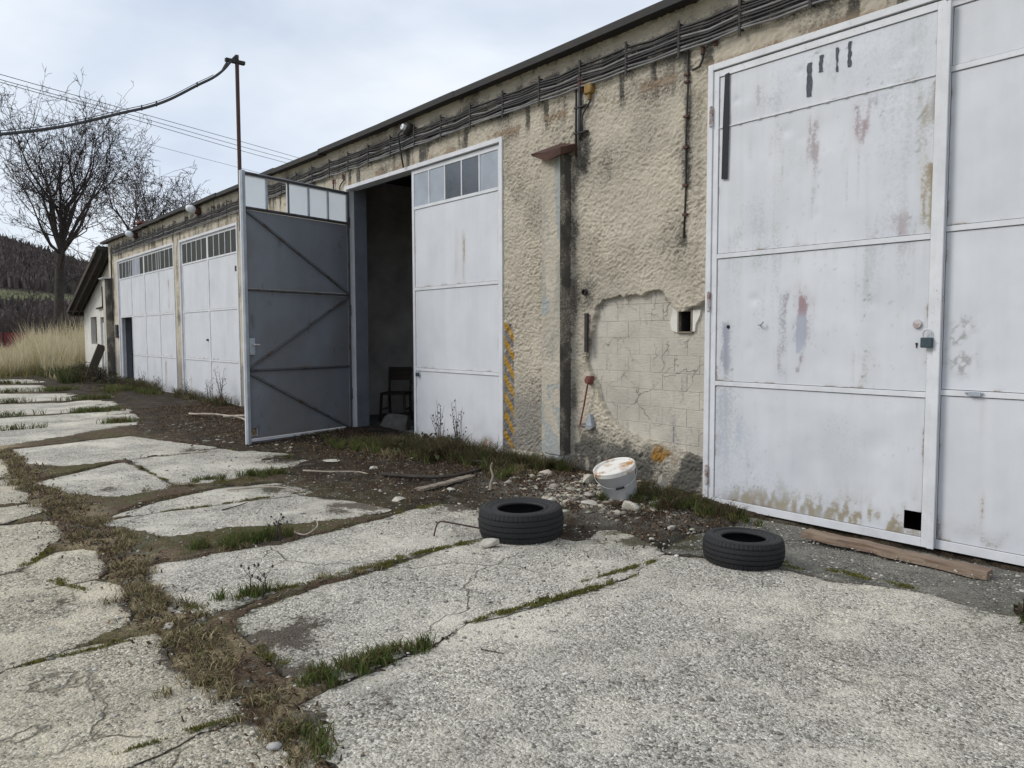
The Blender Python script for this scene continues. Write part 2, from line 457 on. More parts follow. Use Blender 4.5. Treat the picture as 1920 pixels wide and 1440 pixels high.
M['rust_hinge'] = rusty('rusted_white_hinge', (0.55, 0.53, 0.53), (0.26, 0.12, 0.08), 0.62, 0.7, 14)
M['black'] = simple('black_rubber_tape', (0.012, 0.014, 0.018), 0.7, 0, 0.3, 20, 0.2, 0.001)
M['cable'] = simple('cable_sheath', (0.035, 0.035, 0.036), 0.65, 0, 0.4, 6, 0.1, 0.001)
M['cable_grey'] = simple('grey_cable_sheath', (0.19, 0.19, 0.19), 0.6, 0, 0.3, 6, 0.1, 0.001)
M['dark_iron'] = simple('dark_iron', (0.035, 0.03, 0.028), 0.75, 0, 0.4, 12, 0.3, 0.002)
M['ochre'] = simple('ochre_box_paint', (0.24, 0.15, 0.04), 0.75, 0, 0.4, 12, 0.3, 0.003)
M['bitumen'] = simple('roof_bitumen', (0.06, 0.058, 0.055), 0.9, 0, 0.35, 3, 0.5, 0.01)
M['flashing'] = rusty('roof_flashing', (0.022, 0.021, 0.021), (0.05, 0.036, 0.028), 0.5, 0.75, 4)
M['zinc'] = simple('zinc_sheet', (0.55, 0.57, 0.59), 0.45, 0.3, 0.25, 6, 0.1, 0.002)
M['tyre_plain'] = simple('tyre_rubber', (0.011, 0.012, 0.0135), 0.72, 0, 0.35, 9, 0.25, 0.002, 0.5)
def dusty(name, base, dust, rough):
    m, nt, b = mat_new(name, rough, base, 0, 0.45)
    p = opos(nt); f = noise(nt, p, 5.5, 7, 0.7); g = noise(nt, p, 60, 4, 0.7)
    k = mth(nt, 'MULTIPLY', ramp(nt, f, [(0.42, (0, 0, 0)), (0.72, (1, 1, 1))]), ramp(nt, g, [(0.35, (0.15,) * 3), (0.65, (0.8,) * 3)]))
    nt.links.new(mixc(nt, k, base, dust), b.inputs['Base Color'])
    nt.links.new(ramp(nt, f, [(0.4, (rough,) * 3), (0.7, (0.9,) * 3)]), b.inputs['Roughness'])
    bump(nt, b, g, 0.2, 0.002); return m
M['tyre'] = dusty('tyre_rubber', (0.010, 0.011, 0.0125), (0.036, 0.034, 0.031), 0.7)
M['tyre_side'] = dusty('tyre_sidewall_rubber', (0.013, 0.014, 0.016), (0.04, 0.038, 0.035), 0.55)
M['plastic'] = simple('white_plastic', (0.72, 0.73, 0.76), 0.4, 0, 0.05, 4, 0.0)
M['lid'] = rusty('stained_white_plastic', (0.74, 0.72, 0.68), (0.46, 0.23, 0.07), 0.55, 0.5, 9)
M['wood_grey'] = None
M['stone'] = simple('broken_plaster', (0.44, 0.415, 0.355), 0.95, 0, 0.25, 16, 0.7, 0.006)
M['pebble'] = colattr('grit', 0.9, 0.2, 120, 0.3, 0.003)
M['bark'] = simple('bark', (0.05, 0.042, 0.036), 0.95, 0, 0.4, 6, 0.8, 0.02)
M['twig'] = simple('twigs', (0.048, 0.038, 0.036), 0.95, 0, 0.3, 2, 0.0)
M['pale_stick'] = simple('dry_stick', (0.36, 0.31, 0.25), 0.9, 0, 0.4, 9, 0.5, 0.004)
M['white_wall'] = simple('old_whitewash', (0.62, 0.60, 0.55), 0.95, 0, 0.16, 2.2, 0.4, 0.008)
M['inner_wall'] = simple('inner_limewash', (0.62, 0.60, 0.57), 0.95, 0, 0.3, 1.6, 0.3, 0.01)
M['inner_dark'] = simple('dark_plaster', (0.05, 0.05, 0.052), 0.95, 0, 0.3, 2.0, 0.3, 0.01)  # near-black tone for lintel, ceiling, partitions and transom
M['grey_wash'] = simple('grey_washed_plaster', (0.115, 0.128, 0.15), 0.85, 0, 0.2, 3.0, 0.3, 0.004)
M['fence_red'] = simple('red_board_paint', (0.16, 0.03, 0.035), 0.8, 0, 0.3, 4, 0.3, 0.004)
M['brick_red'] = simple('chimney_brick', (0.16, 0.06, 0.05), 0.95, 0, 0.4, 8, 0.5, 0.01)
M['lamp_glass'] = simple('milky_lamp_glass', (0.72, 0.74, 0.76), 0.25, 0, 0.05, 5, 0.0)
M['hill'] = colattr('hillside', 0.95, 0.35, 0.25, 0.5, 0.5)
M['frond'] = colattr('hill_trees', 0.95, 0.25, 0.4, 0.0, 0.0)

def wood(name, a, b_, scale=(3, 40, 40), rough=0.85):
    m, nt, b = mat_new(name, rough, a, 0, 0.3)
    p = opos(nt); mp = nd(nt, 'ShaderNodeMapping', Scale=scale); nt.links.new(p, mp.inputs['Vector'])
    f = noise(nt, mp.outputs['Vector'], 1.0, 6, 0.65, 0.4)
    nt.links.new(ramp(nt, f, [(0.3, a), (0.55, b_), (0.75, tuple(c * 1.25 for c in b_))]), b.inputs['Base Color'])
    bump(nt, b, f, 0.5, 0.004); return m
M['wood_grey'] = wood('weathered_wood', (0.11, 0.095, 0.08), (0.24, 0.20, 0.16))
M['wood_brown'] = wood('barked_plank_wood', (0.11, 0.06, 0.042), (0.25, 0.19, 0.14))
M['wood_dark'] = wood('dark_wood', (0.03, 0.026, 0.022), (0.075, 0.062, 0.05))

def glass(name, base, rough, alpha=1.0, spec=0.5):
    m, nt, b = mat_new(name, rough, base, 0, spec)
    p = wpos(nt); f = noise(nt, p, 3.0, 5, 0.6)
    lo = tuple(c * 0.72 for c in base)
    nt.links.new(ramp(nt, f, [(0.3, lo), (0.7, base)]), b.inputs['Base Color'])
    mp = nd(nt, 'ShaderNodeMapping', Scale=(1.0, 1.0, 0.02)); nt.links.new(p, mp.inputs['Vector'])
    bump(nt, b, noise(nt, mp.outputs['Vector'], 90, 2), 0.25, 0.003)
    if alpha < 1: b.inputs['Alpha'].default_value = alpha
    return m
M['glass_dark'] = glass('opaque_dark_glass', (0.06, 0.064, 0.056), 0.5, 1.0, 0.2)  # opaque dark tone, no view through these panes
M['glass_pale'] = glass('ribbed_pale_glass', (0.40, 0.44, 0.50), 0.35)
M['glass_bright'] = glass('ribbed_backlit_glass', (0.72, 0.76, 0.80), 0.3)
_nt = M['glass_bright'].node_tree; _tr = nd(_nt, 'ShaderNodeBsdfTranslucent', Color=(0.85, 0.89, 0.93, 1)); _mx = nd(_nt, 'ShaderNodeMixShader', Fac=0.75)
_nt.links.new(_nt.nodes['Principled BSDF'].outputs['BSDF'], _mx.inputs[1]); _nt.links.new(_tr.outputs['BSDF'], _mx.inputs[2]); _nt.links.new(_mx.outputs['Shader'], _nt.nodes['Material Output'].inputs['Surface'])
M['glass_clear'] = glass('broken_clear_glass', (0.16, 0.18, 0.21), 0.1, 0.75)

# ================================================================== GROUND
WY = 5.25                                   # front plane of the garage wall
SL = {  # outlines of the concrete slabs on the ground (metres)
 'a': [(-2.69,1.17),(-2.73,1.36),(-2.76,1.52),(-2.78,1.82),(-2.94,2.11),(-2.91,2.53),(-2.90,2.90),(-2.90,3.25),(-3.09,3.77),(-2.79,3.95),(-2.41,4.10),(-2.14,4.08),(-1.93,4.22),(-1.71,4.28),(-1.53,4.23),(-1.38,4.23),(-1.24,4.29),(-0.6,4.33),(0.6,4.3),(2.4,4.35),(2.4,1.05),(0,1.08),(-2.0,1.08),(-2.19,1.12),(-2.34,1.13),(-2.49,1.15),(-2.49,1.24)],
 'b': [(-3.76,1.31),(-3.87,1.56),(-3.92,1.83),(-3.94,2.14),(-4.04,2.49),(-4.14,3.02),(-4.14,3.60),(-4.01,4.12),(-3.28,3.87),(-3.15,3.81),(-2.97,3.30),(-3.00,2.83),(-2.97,2.36),(-3.01,2.16),(-2.88,1.86),(-2.84,1.54),(-2.85,1.32),(-2.93,1.26),(-3.30,1.28)],
 'c': [(-4.93,1.21),(-4.92,1.61),(-4.88,2.02),(-4.97,2.49),(-5.14,3.13),(-5.27,3.79),(-4.71,3.76),(-4.24,3.75),(-4.22,3.15),(-4.17,2.70),(-4.11,2.23),(-4.09,2.04),(-4.06,1.64),(-3.95,1.34),(-3.97,1.19),(-4.05,1.12),(-4.19,1.18),(-4.48,1.17),(-4.66,1.17)],
 'd': [(-6.34,1.27),(-6.40,1.77),(-6.36,2.18),(-6.29,2.76),(-5.86,2.94),(-5.35,3.08),(-5.34,2.68),(-5.45,2.26),(-5.57,1.87),(-5.62,1.51),(-6.01,1.36)],
 'e': [(-6.53,1.39),(-6.84,1.77),(-7.07,2.38),(-7.00,2.85),(-6.44,2.90),(-6.38,2.79),(-6.44,2.21),(-6.48,1.79)],
 'f': [(-11.20,1.21),(-11.33,1.78),(-11.59,2.60),(-10.48,2.92),(-9.77,3.17),(-9.47,2.12),(-9.41,1.52),(-9.84,1.23)],
 'g': [(-8.49,1.08),(-8.79,1.47),(-9.23,2.01),(-7.48,2.04),(-7.30,1.62),(-7.65,1.31)],
 'h': [(-9.35,2.14),(-9.62,3.12),(-8.91,3.51),(-8.12,3.82),(-7.93,3.48),(-7.59,2.71),(-7.42,2.12)],
 'i': [(-13.4,-2),(-13.48,1.30),(-13.84,2.11),(-15.01,3.38),(-13.17,3.00),(-12.14,1.78),(-11.76,1.13),(-11.7,-2)],
 'j': [(-15.6,-2),(-15.58,1.51),(-15.56,2.45),(-16.07,3.53),(-15.36,3.45),(-14.10,2.15),(-13.79,1.33),(-13.7,-2)],
 'k': [(-18.7,-2),(-18.74,1.83),(-18.30,2.90),(-19.45,4.11),(-17.40,3.93),(-15.99,2.52),(-15.89,1.55),(-15.9,-2)],
 'l': [(-22.2,-2),(-22.21,2.18),(-21.25,3.27),(-20.94,4.13),(-20.01,4.18),(-18.98,2.91),(-19.15,1.89),(-19.1,-2)],
 'm': [(-26.1,-2),(-26.05,2.57),(-25.02,3.73),(-23.35,3.97),(-22.37,3.33),(-22.64,2.24),(-22.6,-2)],
 'n': [(-29.2,-2),(-29.22,2.88),(-28.75,3.84),(-26.87,3.86),(-26.6,2.65),(-26.6,-2)],
 'o': [(-2.65,-2),(-2.65,0.62),(-2.70,0.74),(-2.72,0.95),(-2.55,0.94),(-2.40,0.96),(-2.30,0.99),(-1.8,0.98),(-1.0,0.97),(2.4,0.95),(2.4,-2)],
 'p': [(-3.67,-2),(-3.70,0.32),(-3.81,0.60),(-3.77,0.89),(-3.41,0.84),(-3.09,0.91),(-2.87,0.99),(-2.80,0.94),(-2.76,0.74),(-2.72,0.61),(-2.72,-2)],
 'q': [(-4.67,-2),(-4.70,0.42),(-4.83,0.58),(-4.82,0.85),(-4.66,0.95),(-4.04,0.83),(-3.91,0.60),(-3.79,0.33),(-3.75,-2)],
 'r': [(-5.35,0.63),(-5.64,0.83),(-5.61,0.98),(-5.16,0.97),(-4.95,0.90),(-4.93,0.66),(-5.15,0.63)],
 's': [(-6.74,-2),(-6.74,0.62),(-6.66,0.89),(-6.16,0.90),(-5.80,0.71),(-5.44,0.60),(-5.37,0.49),(-5.37,-2)],
 't': [(-5.28,-2),(-5.28,0.48),(-5.31,0.59),(-4.91,0.63),(-4.89,0.56),(-4.76,0.43),(-4.76,-2)],
 'u': [(-7.43,-2),(-7.43,0.69),(-7.42,0.92),(-7.12,0.92),(-6.87,0.64),(-6.84,-2)],
 'v': [(-8.87,-2),(-8.87,0.84),(-8.64,0.90),(-7.84,0.92),(-7.60,0.86),(-7.58,0.71),(-7.52,-2)],
 'w': [(-11.5,-2),(-11.4,0.95),(-10.2,0.98),(-9.2,0.92),(-9.0,0.8),(-9.0,-2)],
 'z': [(-3.18,3.90),(-2.87,4.06),(-2.48,4.21),(-2.18,4.22),(-1.76,4.40),(-1.41,4.33),(-0.6,4.42),(2.4,4.45),(2.4,5.24),(-3.4,5.16),(-3.2,4.75),(-3.32,4.4)],
}
SOFT = 'a b c d e f g h'.split()

def resample(poly, step, jit, seed):
    out = []
    for i in range(len(poly)):
        a = np.array(poly[i]); b = np.array(poly[(i + 1) % len(poly)]); L = np.hypot(*(b - a)); n = max(1, int(L / step))
        for k in range(n): out.append(a + (b - a) * k / n)
    out = np.array(out)
    dx = (fbm(out[:, 0] * 7 + seed, out[:, 1] * 7, 4, seed) - 0.5) * jit * 2
    dy = (fbm(out[:, 0] * 7, out[:, 1] * 7 + seed, 4, seed + 5) - 0.5) * jit * 2
    return out + np.stack([dx, dy], 1)

from mathutils.geometry import delaunay_2d_cdt
# places where earth lies on the concrete: x, y, radius, strength
SMUDGE = [(-3.42, 1.40, 0.27, 0.95), (-2.95, 1.33, 0.2, 0.8), (-3.0, 0.75, 0.3, 0.3), (-3.3, 0.5, 0.35, 0.3), (-2.55, 1.35, 0.18, 0.5), (-4.35, 3.6, 0.3, 0.6), (-3.5, 3.9, 0.35, 0.75), (-3.3, 4.2, 0.3, 0.8), (-5.0, 3.6, 0.4, 0.8), (-5.6, 2.95, 0.3, 0.9), (-8.3, 3.5, 0.5, 0.7), (-9.6, 2.9, 0.4, 0.6), (-6.7, 2.8, 0.3, 0.8), (-7.8, 1.5, 0.3, 0.6), (-4.5, 0.7, 0.3, 0.5), (-1.2, 4.2, 0.5, 0.5), (-2.2, 2.4, 0.25, 0.35), (-1.6, 3.2, 0.5, 0.35), (-0.9, 2.4, 0.5, 0.3), (-2.0, 1.5, .3, .3)]
def slab_mesh(pts, zt, st, mt, si):
    n = len(pts)
    gx = np.arange(pts[:, 0].min(), pts[:, 0].max(), st); gy = np.arange(pts[:, 1].min(), pts[:, 1].max(), st)
    X, Y = np.meshgrid(gx, gy); x = X.ravel() + rng.uniform(-.3, .3, X.size) * st; y = Y.ravel() + rng.uniform(-.3, .3, X.size) * st
    k = inpoly(x, y, [tuple(p) for p in pts]); x, y = x[k], y[k]
    d = np.full(len(x), 9.0)
    for p in pts: d = np.minimum(d, np.hypot(x - p[0], y - p[1]))
    k = d > st * 0.45; x, y = x[k], y[k]
    co = [Vector(p) for p in pts] + [Vector((a, b)) for a, b in zip(x, y)]
    vo, eo, fo, *_ = delaunay_2d_cdt(co, [], [list(range(n))], 1, 1e-5)
    v = np.array([(p[0], p[1]) for p in vo]); x, y = v[:, 0], v[:, 1]
    d = np.full(len(x), 9.0)
    for i in range(n):
        a_, b_ = pts[i], pts[(i + 1) % n]; L2 = max(1e-9, ((b_ - a_) ** 2).sum()); t = np.clip(((x - a_[0]) * (b_[0] - a_[0]) + (y - a_[1]) * (b_[1] - a_[1])) / L2, 0, 1)
        d = np.minimum(d, np.hypot(x - a_[0] - t * (b_[0] - a_[0]), y - a_[1] - t * (b_[1] - a_[1])))
    z = zt + (fbm(x * 0.9, y * 0.9, 4, 61) - 0.5) * 0.012 + (fbm(x * 8, y * 8, 3, 62) - 0.5) * 0.007 * sst(0, 0.05, d) - np.exp(-d / 0.025) * 0.007
    n1 = fbm(x * 2.1, y * 2.1, 5, 63); n2 = fbm(x * 7, y * 7, 4, 64)
    al = np.exp(-d / 0.06) * sst(0.42, 0.66, n1) * 0.7 + np.exp(-d / 0.015) * 0.3
    for (sx, sy, sr, ss) in SMUDGE: al = np.maximum(al, np.exp(-((x - sx) ** 2 + (y - sy) ** 2) / sr ** 2) * ss * (0.55 + 0.7 * sst(0.35, 0.6, n2)))
    al = np.maximum(al, sst(0.60, 0.80, n1 * 0.6 + n2 * 0.4) * 0.32); al = np.clip(al, 0, 0.95)
    ms = sst(0.5, 0.62, fbm(x * 1.6, y * 1.6, 3, 65))[:, None]
    col = np.array([[0.085, 0.065, 0.048]]) * (1 - ms) + np.array([[0.07, 0.068, 0.035]]) * ms
    nv = len(v); top = np.stack([x, y, z], 1)
    pn = pts + 0.0
    zb = zt - 0.006
    sk = np.concatenate([np.column_stack([pn, np.full(n, zb + 0.002)]), np.column_stack([pn, np.full(n, -0.12)])])
    q = np.array([(nv + i, nv + n + i, nv + n + (i + 1) % n, nv + (i + 1) % n) for i in range(n)])
    al = np.concatenate([al, np.full(2 * n, 0.8)]); col = np.concatenate([col, np.repeat([[0.085, 0.07, 0.052]], 2 * n, 0)])
    tr = np.array([f for f in fo if len(f) == 3])
    fast('slab', np.concatenate([top, sk]), q, tr, mt, yard, True, {'stain': np.column_stack([col, al])}, off=ploc(yard))

yard = empty('concrete_yard', (-5, 2, 0), 'cracked weathered concrete yard of separate pale slabs', 'yard', kind='structure')
SLP = {}
for si, (k, poly) in enumerate(SL.items()):
    far = min(p[0] for p in poly) < -12
    pts = resample(poly, 0.16 if far else 0.03, 0.07 if far else 0.03, si * 3 + 1)
    area = 0.5 * np.sum(pts[:, 0] * np.roll(pts[:, 1], -1) - np.roll(pts[:, 0], -1) * pts[:, 1])
    if area < 0: pts = pts[::-1]
    t = np.roll(pts, -1, 0) - np.roll(pts, 1, 0); t /= np.maximum(1e-9, np.hypot(t[:, 0], t[:, 1]))[:, None]
    nrm = np.stack([t[:, 1], -t[:, 0]], 1)
    pts = pts + nrm * (0.13 if far else (0.034 if k in 'ab' else 0.058)) + nrm * ((fbm(pts[:, 0] * 24, pts[:, 1] * 24, 3, si) - 0.5) * 0.04)[:, None]
    SLP[k] = pts
    zt = -0.03 if k == 'z' else float(rng.uniform(-0.006, 0.004))
    mt = M['concrete_dark'] if k == 'z' else (M['concrete_old'] if k in 'opqrstuvw' else M['concrete'])
    slab_mesh(pts, zt, 0.22 if far else 0.055, mt, si)

def soil_height(x, y, fine=True):
    """the earth the slabs lie in, heaped against the wall"""
    h = -0.004 + 0.010 * sst(3.4, 2.6, y) + (fbm(x * 2.2, y * 2.2, 5, 3) - 0.5) * 0.04
    if fine: h = h + (vn(x * 23, y * 23, 9) - 0.5) * 0.014 + (vn(x * 55, y * 55, 19) - 0.5) * 0.008
    inside = np.zeros(np.shape(x), bool)
    wx = x + (fbm(x * 5, y * 5, 5, 31) - 0.5) * 0.15; wy = y + (fbm(x * 5, y * 5, 5, 41) - 0.5) * 0.15
    for k, p in SLP.items():
        bx = (wx > p[:, 0].min()) & (wx < p[:, 0].max()) & (wy > p[:, 1].min()) & (wy < p[:, 1].max())
        if not bx.any(): continue
        idx = np.nonzero(bx); inside[idx] |= inpoly(wx[idx], wy[idx], p)
    heap = sst(3.0, 4.7, y + (fbm(x * 1.7, y * 1.7, 4, 77) - 0.5) * 1.2) * sst(-3.1, -4.3, x)
    h = h + heap * 0.055
    h = h + np.exp(-((x + 4.7) / 0.7) ** 2 - ((y - 5.0) / 0.45) ** 2) * 0.05          # rubble heap
    h = h + np.exp(-((x + 6.6) / 0.9) ** 2 - ((y - 4.9) / 0.4) ** 2) * 0.04
    low = sst(0.0, 0.02, heap * 0.055 + (fbm(x * 3, y * 3, 4, 55) - 0.55) * 0.05)
    h = np.where(inside, np.minimum(h, -0.05 + low * 0.055 * sst(2.9, 3.3, y)), h)
    return np.where(x > -3.3, np.where(y > 4.0, np.minimum(h, -0.045 + sst(4.9, 5.2, y) * .03), h), h), inside, heap

def soil_tint(x, y, heap):
    n1 = fbm(x * 1.3, y * 1.3, 5, 101); n2 = fbm(x * 5, y * 5, 4, 111); n3 = fbm(x * 14, y * 14, 3, 121)
    brown = np.array([0.078, 0.054, 0.036]); straw = np.array([0.24, 0.195, 0.115]); moss = np.array([0.11, 0.108, 0.035]); dark = np.array([0.03, 0.026, 0.02]); grit = np.array([0.25, 0.235, 0.205])
    c = np.repeat(brown[None, :] * 0.85, len(x), 0)
    def lay(c, col, a): return c * (1 - a[:, None]) + col[None, :] * a[:, None]
    c = lay(c, dark, sst(0.5, 0.7, n2) * 0.7)
    strip = np.exp(-((y - 1.05) / 0.3) ** 2)
    c = lay(c, straw, strip * sst(0.35, 0.6, n2) * 0.75)
    c = c * (1 - 0.3 * heap[:, None]) * (1 + 1.3 * sst(3.3, 2.5, y))[:, None]
    c = lay(c, moss, sst(0.42, 0.62, n1 * 0.5 + n3 * 0.5) * (1 - heap * 0.8) * (0.25 + 0.75 * sst(3.4, 2.3, y)) * 0.8)
    c = lay(c, grit, sst(0.60, 0.72, n3) * (0.25 + 0.5 * strip))
    rub = np.exp(-((x + 4.5) / 0.9) ** 2 - ((y - 4.5) / 0.45) ** 2)
    c = lay(c, grit * 1.3, np.clip(rub * 1.1 * sst(0.3, 0.55, n2), 0, 1))
    return c

def soil_patch(name, x0, x1, y0, y1, st, parent):
    xs = np.arange(x0, x1 + st / 2, st); ys = np.arange(y0, y1 + st / 2, st)
    X, Y = np.meshgrid(xs, ys); x = X.ravel(); y = Y.ravel()
    h, ins, heap = soil_height(x, y, st < 0.05)
    t = soil_tint(x, y, heap)
    v = np.stack([x, y, h], 1)
    return fast(name, v, gridq(len(xs), len(ys)), None, M['soil'], parent, True, {'tint': np.concatenate([t, np.ones((len(t), 1))], 1)}, off=ploc(parent))

earth = empty('ground', (-12, 2, 0), 'brown mossy earth between and around the slabs', 'ground', kind='structure')
soil_patch('soil', -12.5, -1.0, 0.2, 5.6, 0.028, earth)
soil_patch('soil', -1.0, 2.6, 0.2, 5.6, 0.1, earth)
soil_patch('soil', -34.0, -12.5, -2.2, 5.6, 0.09, earth)
soil_patch('soil', -12.5, 2.6, -2.2, 0.2, 0.08, earth)
mb = MB()
for (a, b_) in (((-1500, -900), (-34, 900)), ((-34, -900), (900, -2.2)), ((-34, 5.6), (900, 900)), ((2.6, -2.2), (900, 5.6))):
    mb.add([(a[0], a[1], -0.035), (b_[0], a[1], -0.035), (b_[0], b_[1], -0.035), (a[0], b_[1], -0.035)], [(0, 1, 2, 3)])
build('field', mb, M['field'], earth)

# ================================================================== GARAGE BUILDING
garage = empty('garage_building', (-10, 5.5, 0), 'long flat-roofed garage with cream roughcast wall and white steel gates', 'garage')

def rough(x, z):
    wx = x + (vn(x / 0.05, z / 0.05, 241) - 0.5) * 0.03; wz = z + (vn(x / 0.05 + 7, z / 0.05, 243) - 0.5) * 0.03
    a = vn(wx / 0.019, wz / 0.016, 201); b = vn(wx / 0.0115 + 3, wz / 0.0100, 211)
    r = 1 - np.abs(2 * vn(wx / 0.028, wz / 0.021, 231) - 1)
    m = 0.55 + 0.9 * vn(x / 0.3, z / 0.3, 245)
    return (0.008 * sst(0.2, 0.7, a) + 0.0095 * b + 0.008 * r * r) * m + 0.003

PATCH = [(-5.12,1.63),(-5.02,1.70),(-4.91,1.73),(-4.62,1.75),(-4.34,1.765),(-4.28,1.72),(-4.24,1.63),(-4.16,1.575),(-4.04,1.60),(-3.80,1.66),(-3.80,0.36),(-3.98,0.385),(-4.12,0.41),(-4.25,0.43),(-4.42,0.45),(-4.58,0.46),(-4.72,0.49),(-4.86,0.55),(-4.95,0.63),(-5.03,0.71),(-5.10,0.82),(-5.13,0.90),(-5.16,0.98),(-5.20,1.05),(-5.255,1.13),(-5.26,1.2),(-5.24,1.30),(-5.20,1.42),(-5.17,1.55)]

def wall_field(x, z):
    """depth (towards the yard) and stain of the roughcast at each point"""
    n = len(x)
    h = rough(x, z)
    jx = x + (fbm(x * 9, z * 9, 4, 251) - 0.5) * 0.09; jz = z + (fbm(x * 9, z * 9, 4, 261) - 0.5) * 0.09
    pin = inpoly(jx, jz, PATCH)
    col = np.zeros((n, 3)); al = np.zeros(n)
    def lay(c, a):
        nonlocal col, al
        a = np.clip(a, 0, 1); t = a + al * (1 - a); tt = np.where(t > 1e-6, t, 1)
        col = (np.array(c)[None, :] * a[:, None] + col * (al * (1 - a))[:, None]) / tt[:, None]; al = t
    dark = (0.055, 0.052, 0.05); grey = (0.17, 0.16, 0.14); tan = (0.36, 0.26, 0.15); pale = (0.60, 0.55, 0.43); orange = (0.34, 0.17, 0.025)
    m1 = fbm(x * 2.3, z * 2.3, 5, 301); m2 = fbm(x * 7, z * 4, 5, 311); m3 = fbm(x * 1.0, z * 0.8, 4, 321)
    lay(pale, sst(0.5, 0.7, m3) * 0.35)
    lay(tan, sst(0.52, 0.70, fbm(x * 1.9, z * 1.5, 5, 331)) * 0.16)
    lay(grey, sst(0.42, 0.72, m1) * 0.42)
    lay(dark, sst(0.56, 0.78, m2 * 0.6 + m1 * 0.4) * 0.28)
    # soot about the cables, darker patches below the eaves
    band = np.exp(-((z - 3.84) / 0.12) ** 2)
    lay(dark, np.clip(band * 1.5, 0, 1) * (0.6 + 0.5 * sst(0.42, 0.62, m2)) * 0.95)
    lay(dark, sst(3.98, 4.08, z) * sst(0.5, 0.68, m2) * 0.6)
    st = fbm(x * 9, z * 0.5, 4, 341)
    lay(dark, np.exp(-((z - 3.60) / 0.16) ** 2) * sst(0.55, 0.70, st) * 0.8)
    # streaks, the one beside the pilaster painting its shade: (x, z low, z high, half width, strength)
    for (sx, z0, z1, wd, s) in ((-4.08, 2.15, 3.78, 0.07, 0.95), (-5.27, 2.95, 3.72, 0.10, 1.0), (-5.42, 0.3, 3.1, 0.07, 0.75), (-5.60, 3.16, 3.30, 0.22, 1.0), (-4.30, 2.10, 2.24, 0.42, 0.5), (-4.62, 2.02, 2.16, 0.3, 0.35), (-4.15, 1.80, 2.0, 0.22, 0.5), (-6.35, 3.44, 3.56, 0.2, 0.8), (-9.0, 3.50, 3.62, 0.25, 0.8), (-3.96, 2.0, 3.5, 0.05, 0.5), (-5.2, 1.66, 1.85, 0.10, 0.7), (-5.25, 1.1, 1.55, 0.06, 0.8),
                               (-24.5, 2.2, 3.8, 0.2, 1.0), (-18.25, 1.0, 3.7, 0.12, 0.8), (-14.9, 3.5, 3.75, 0.3, 0.7), (-16.4, 3.5, 3.7, 0.5, 0.7), (-20.9, 3.52, 3.72, 0.4, 0.5)):
        e = np.exp(-((x - sx) / wd) ** 2) * sst(z0 - 0.12, z0 + 0.05, z) * sst(z1 + 0.12, z1 - 0.05, z)
        lay(dark, e * s * (0.15 + 0.75 * sst(0.38, 0.62, m2)) * 0.85)
    # foot of the wall: grime, damp, lichen
    ft = sst(0.62, 0.18, z + (m1 - 0.5) * 0.5)
    lay((0.12, 0.115, 0.10), ft * sst(-5.9, -5.3, x) * (0.55 + 0.6 * sst(0.4, 0.6, m2)) * 0.95)
    lay((0.25, 0.235, 0.21), sst(1.15, 0.6, z + (m1 - 0.5) * 0.7) * sst(-5.75, -6.0, x) * 0.75)
    lay(orange, sst(0.55, 0.3, z) * sst(0.60, 0.72, fbm(x * 3.2, z * 3.2, 4, 361)) * sst(-5.4, -5.1, x) * 0.9)
    lay((0.36, 0.27, 0.19), np.exp(-((z - 3.54) / 0.045) ** 2) * sst(0.52, 0.60, m2) * 0.7)
    # hazard stripes painted beside the gate
    ed = (fbm(x * 30, z * 30, 3, 371) - 0.5) * 0.02
    sb = (x > -6.51) & (x + ed < -6.345) & (z > 0.17) & (z < 1.52 + ed)
    ph = np.mod((z + (x + 6.43) * 1.15 + ed) / 0.20, 1.0)
    wear = sst(0.30, 0.48, fbm(x * 22, z * 22, 4, 381))
    lay((0.42, 0.235, 0.03), np.where(sb & (ph < 0.5), 1.0, 0.0) * (0.6 + 0.4 * wear))
    lay((0.13, 0.135, 0.15), np.where(sb & (ph >= 0.5), 0.8, 0.0) * (0.4 + 0.6 * wear))
    h = np.where(pin, -0.07, h)
    edge = inpoly(jx + 0.03, jz - 0.012, PATCH) ^ pin
    lay((0.62, 0.56, 0.42), np.where(edge & ~pin & (z < 1.2), 0.7, 0.0))
    return h, np.concatenate([col, al[:, None]], 1)

wv = []; wq = []; wa = []; wo = 0
def wall_piece(x0, x1, z0, z1, st):
    global wo
    nx = max(2, int(round((x1 - x0) / st)) + 1); nz = max(2, int(round((z1 - z0) / st)) + 1)
    X, Z = np.meshgrid(np.linspace(x0, x1, nx), np.linspace(z0, z1, nz)); x = X.ravel(); z = Z.ravel()
    h, a = wall_field(x, z)
    cx = (X[:-1, :-1] + X[1:, 1:]) / 2; cz = (Z[:-1, :-1] + Z[1:, 1:]) / 2
    keep = ~((cx > -4.172) & (cx < -4.048) & (cz > 1.42) & (cz < 1.59))        # opening of the niche
    wv.append(np.stack([x, WY - h, z], 1)); wq.append(gridq(nx, nz, keep) + wo); wa.append(a); wo += len(x)
wall_piece(-6.53, -3.86, -0.1, 3.50, 0.0085)
wall_piece(-10.2, -6.53, 3.50, 4.085, 0.013)
wall_piece(-6.53, -3.86, 3.50, 4.085, 0.0085)
wall_piece(-3.86, -0.2, 3.50, 4.085, 0.014)
wall_piece(-14.45, -10.12, -0.1, 3.50, 0.035)
wall_piece(-24.86, -10.2, 3.50, 4.085, 0.03)
wall_piece(-24.86, -23.85, -0.1, 3.50, 0.04)
wall_piece(-18.48, -18.03, -0.1, 3.50, 0.03)
wall_piece(-0.2, 3.6, -0.1, 4.085, 0.06)
fast('wall', np.concatenate(wv), np.concatenate(wq), None, M['stucco'], garage, True, {'stain': np.concatenate(wa)}, off=ploc(garage))
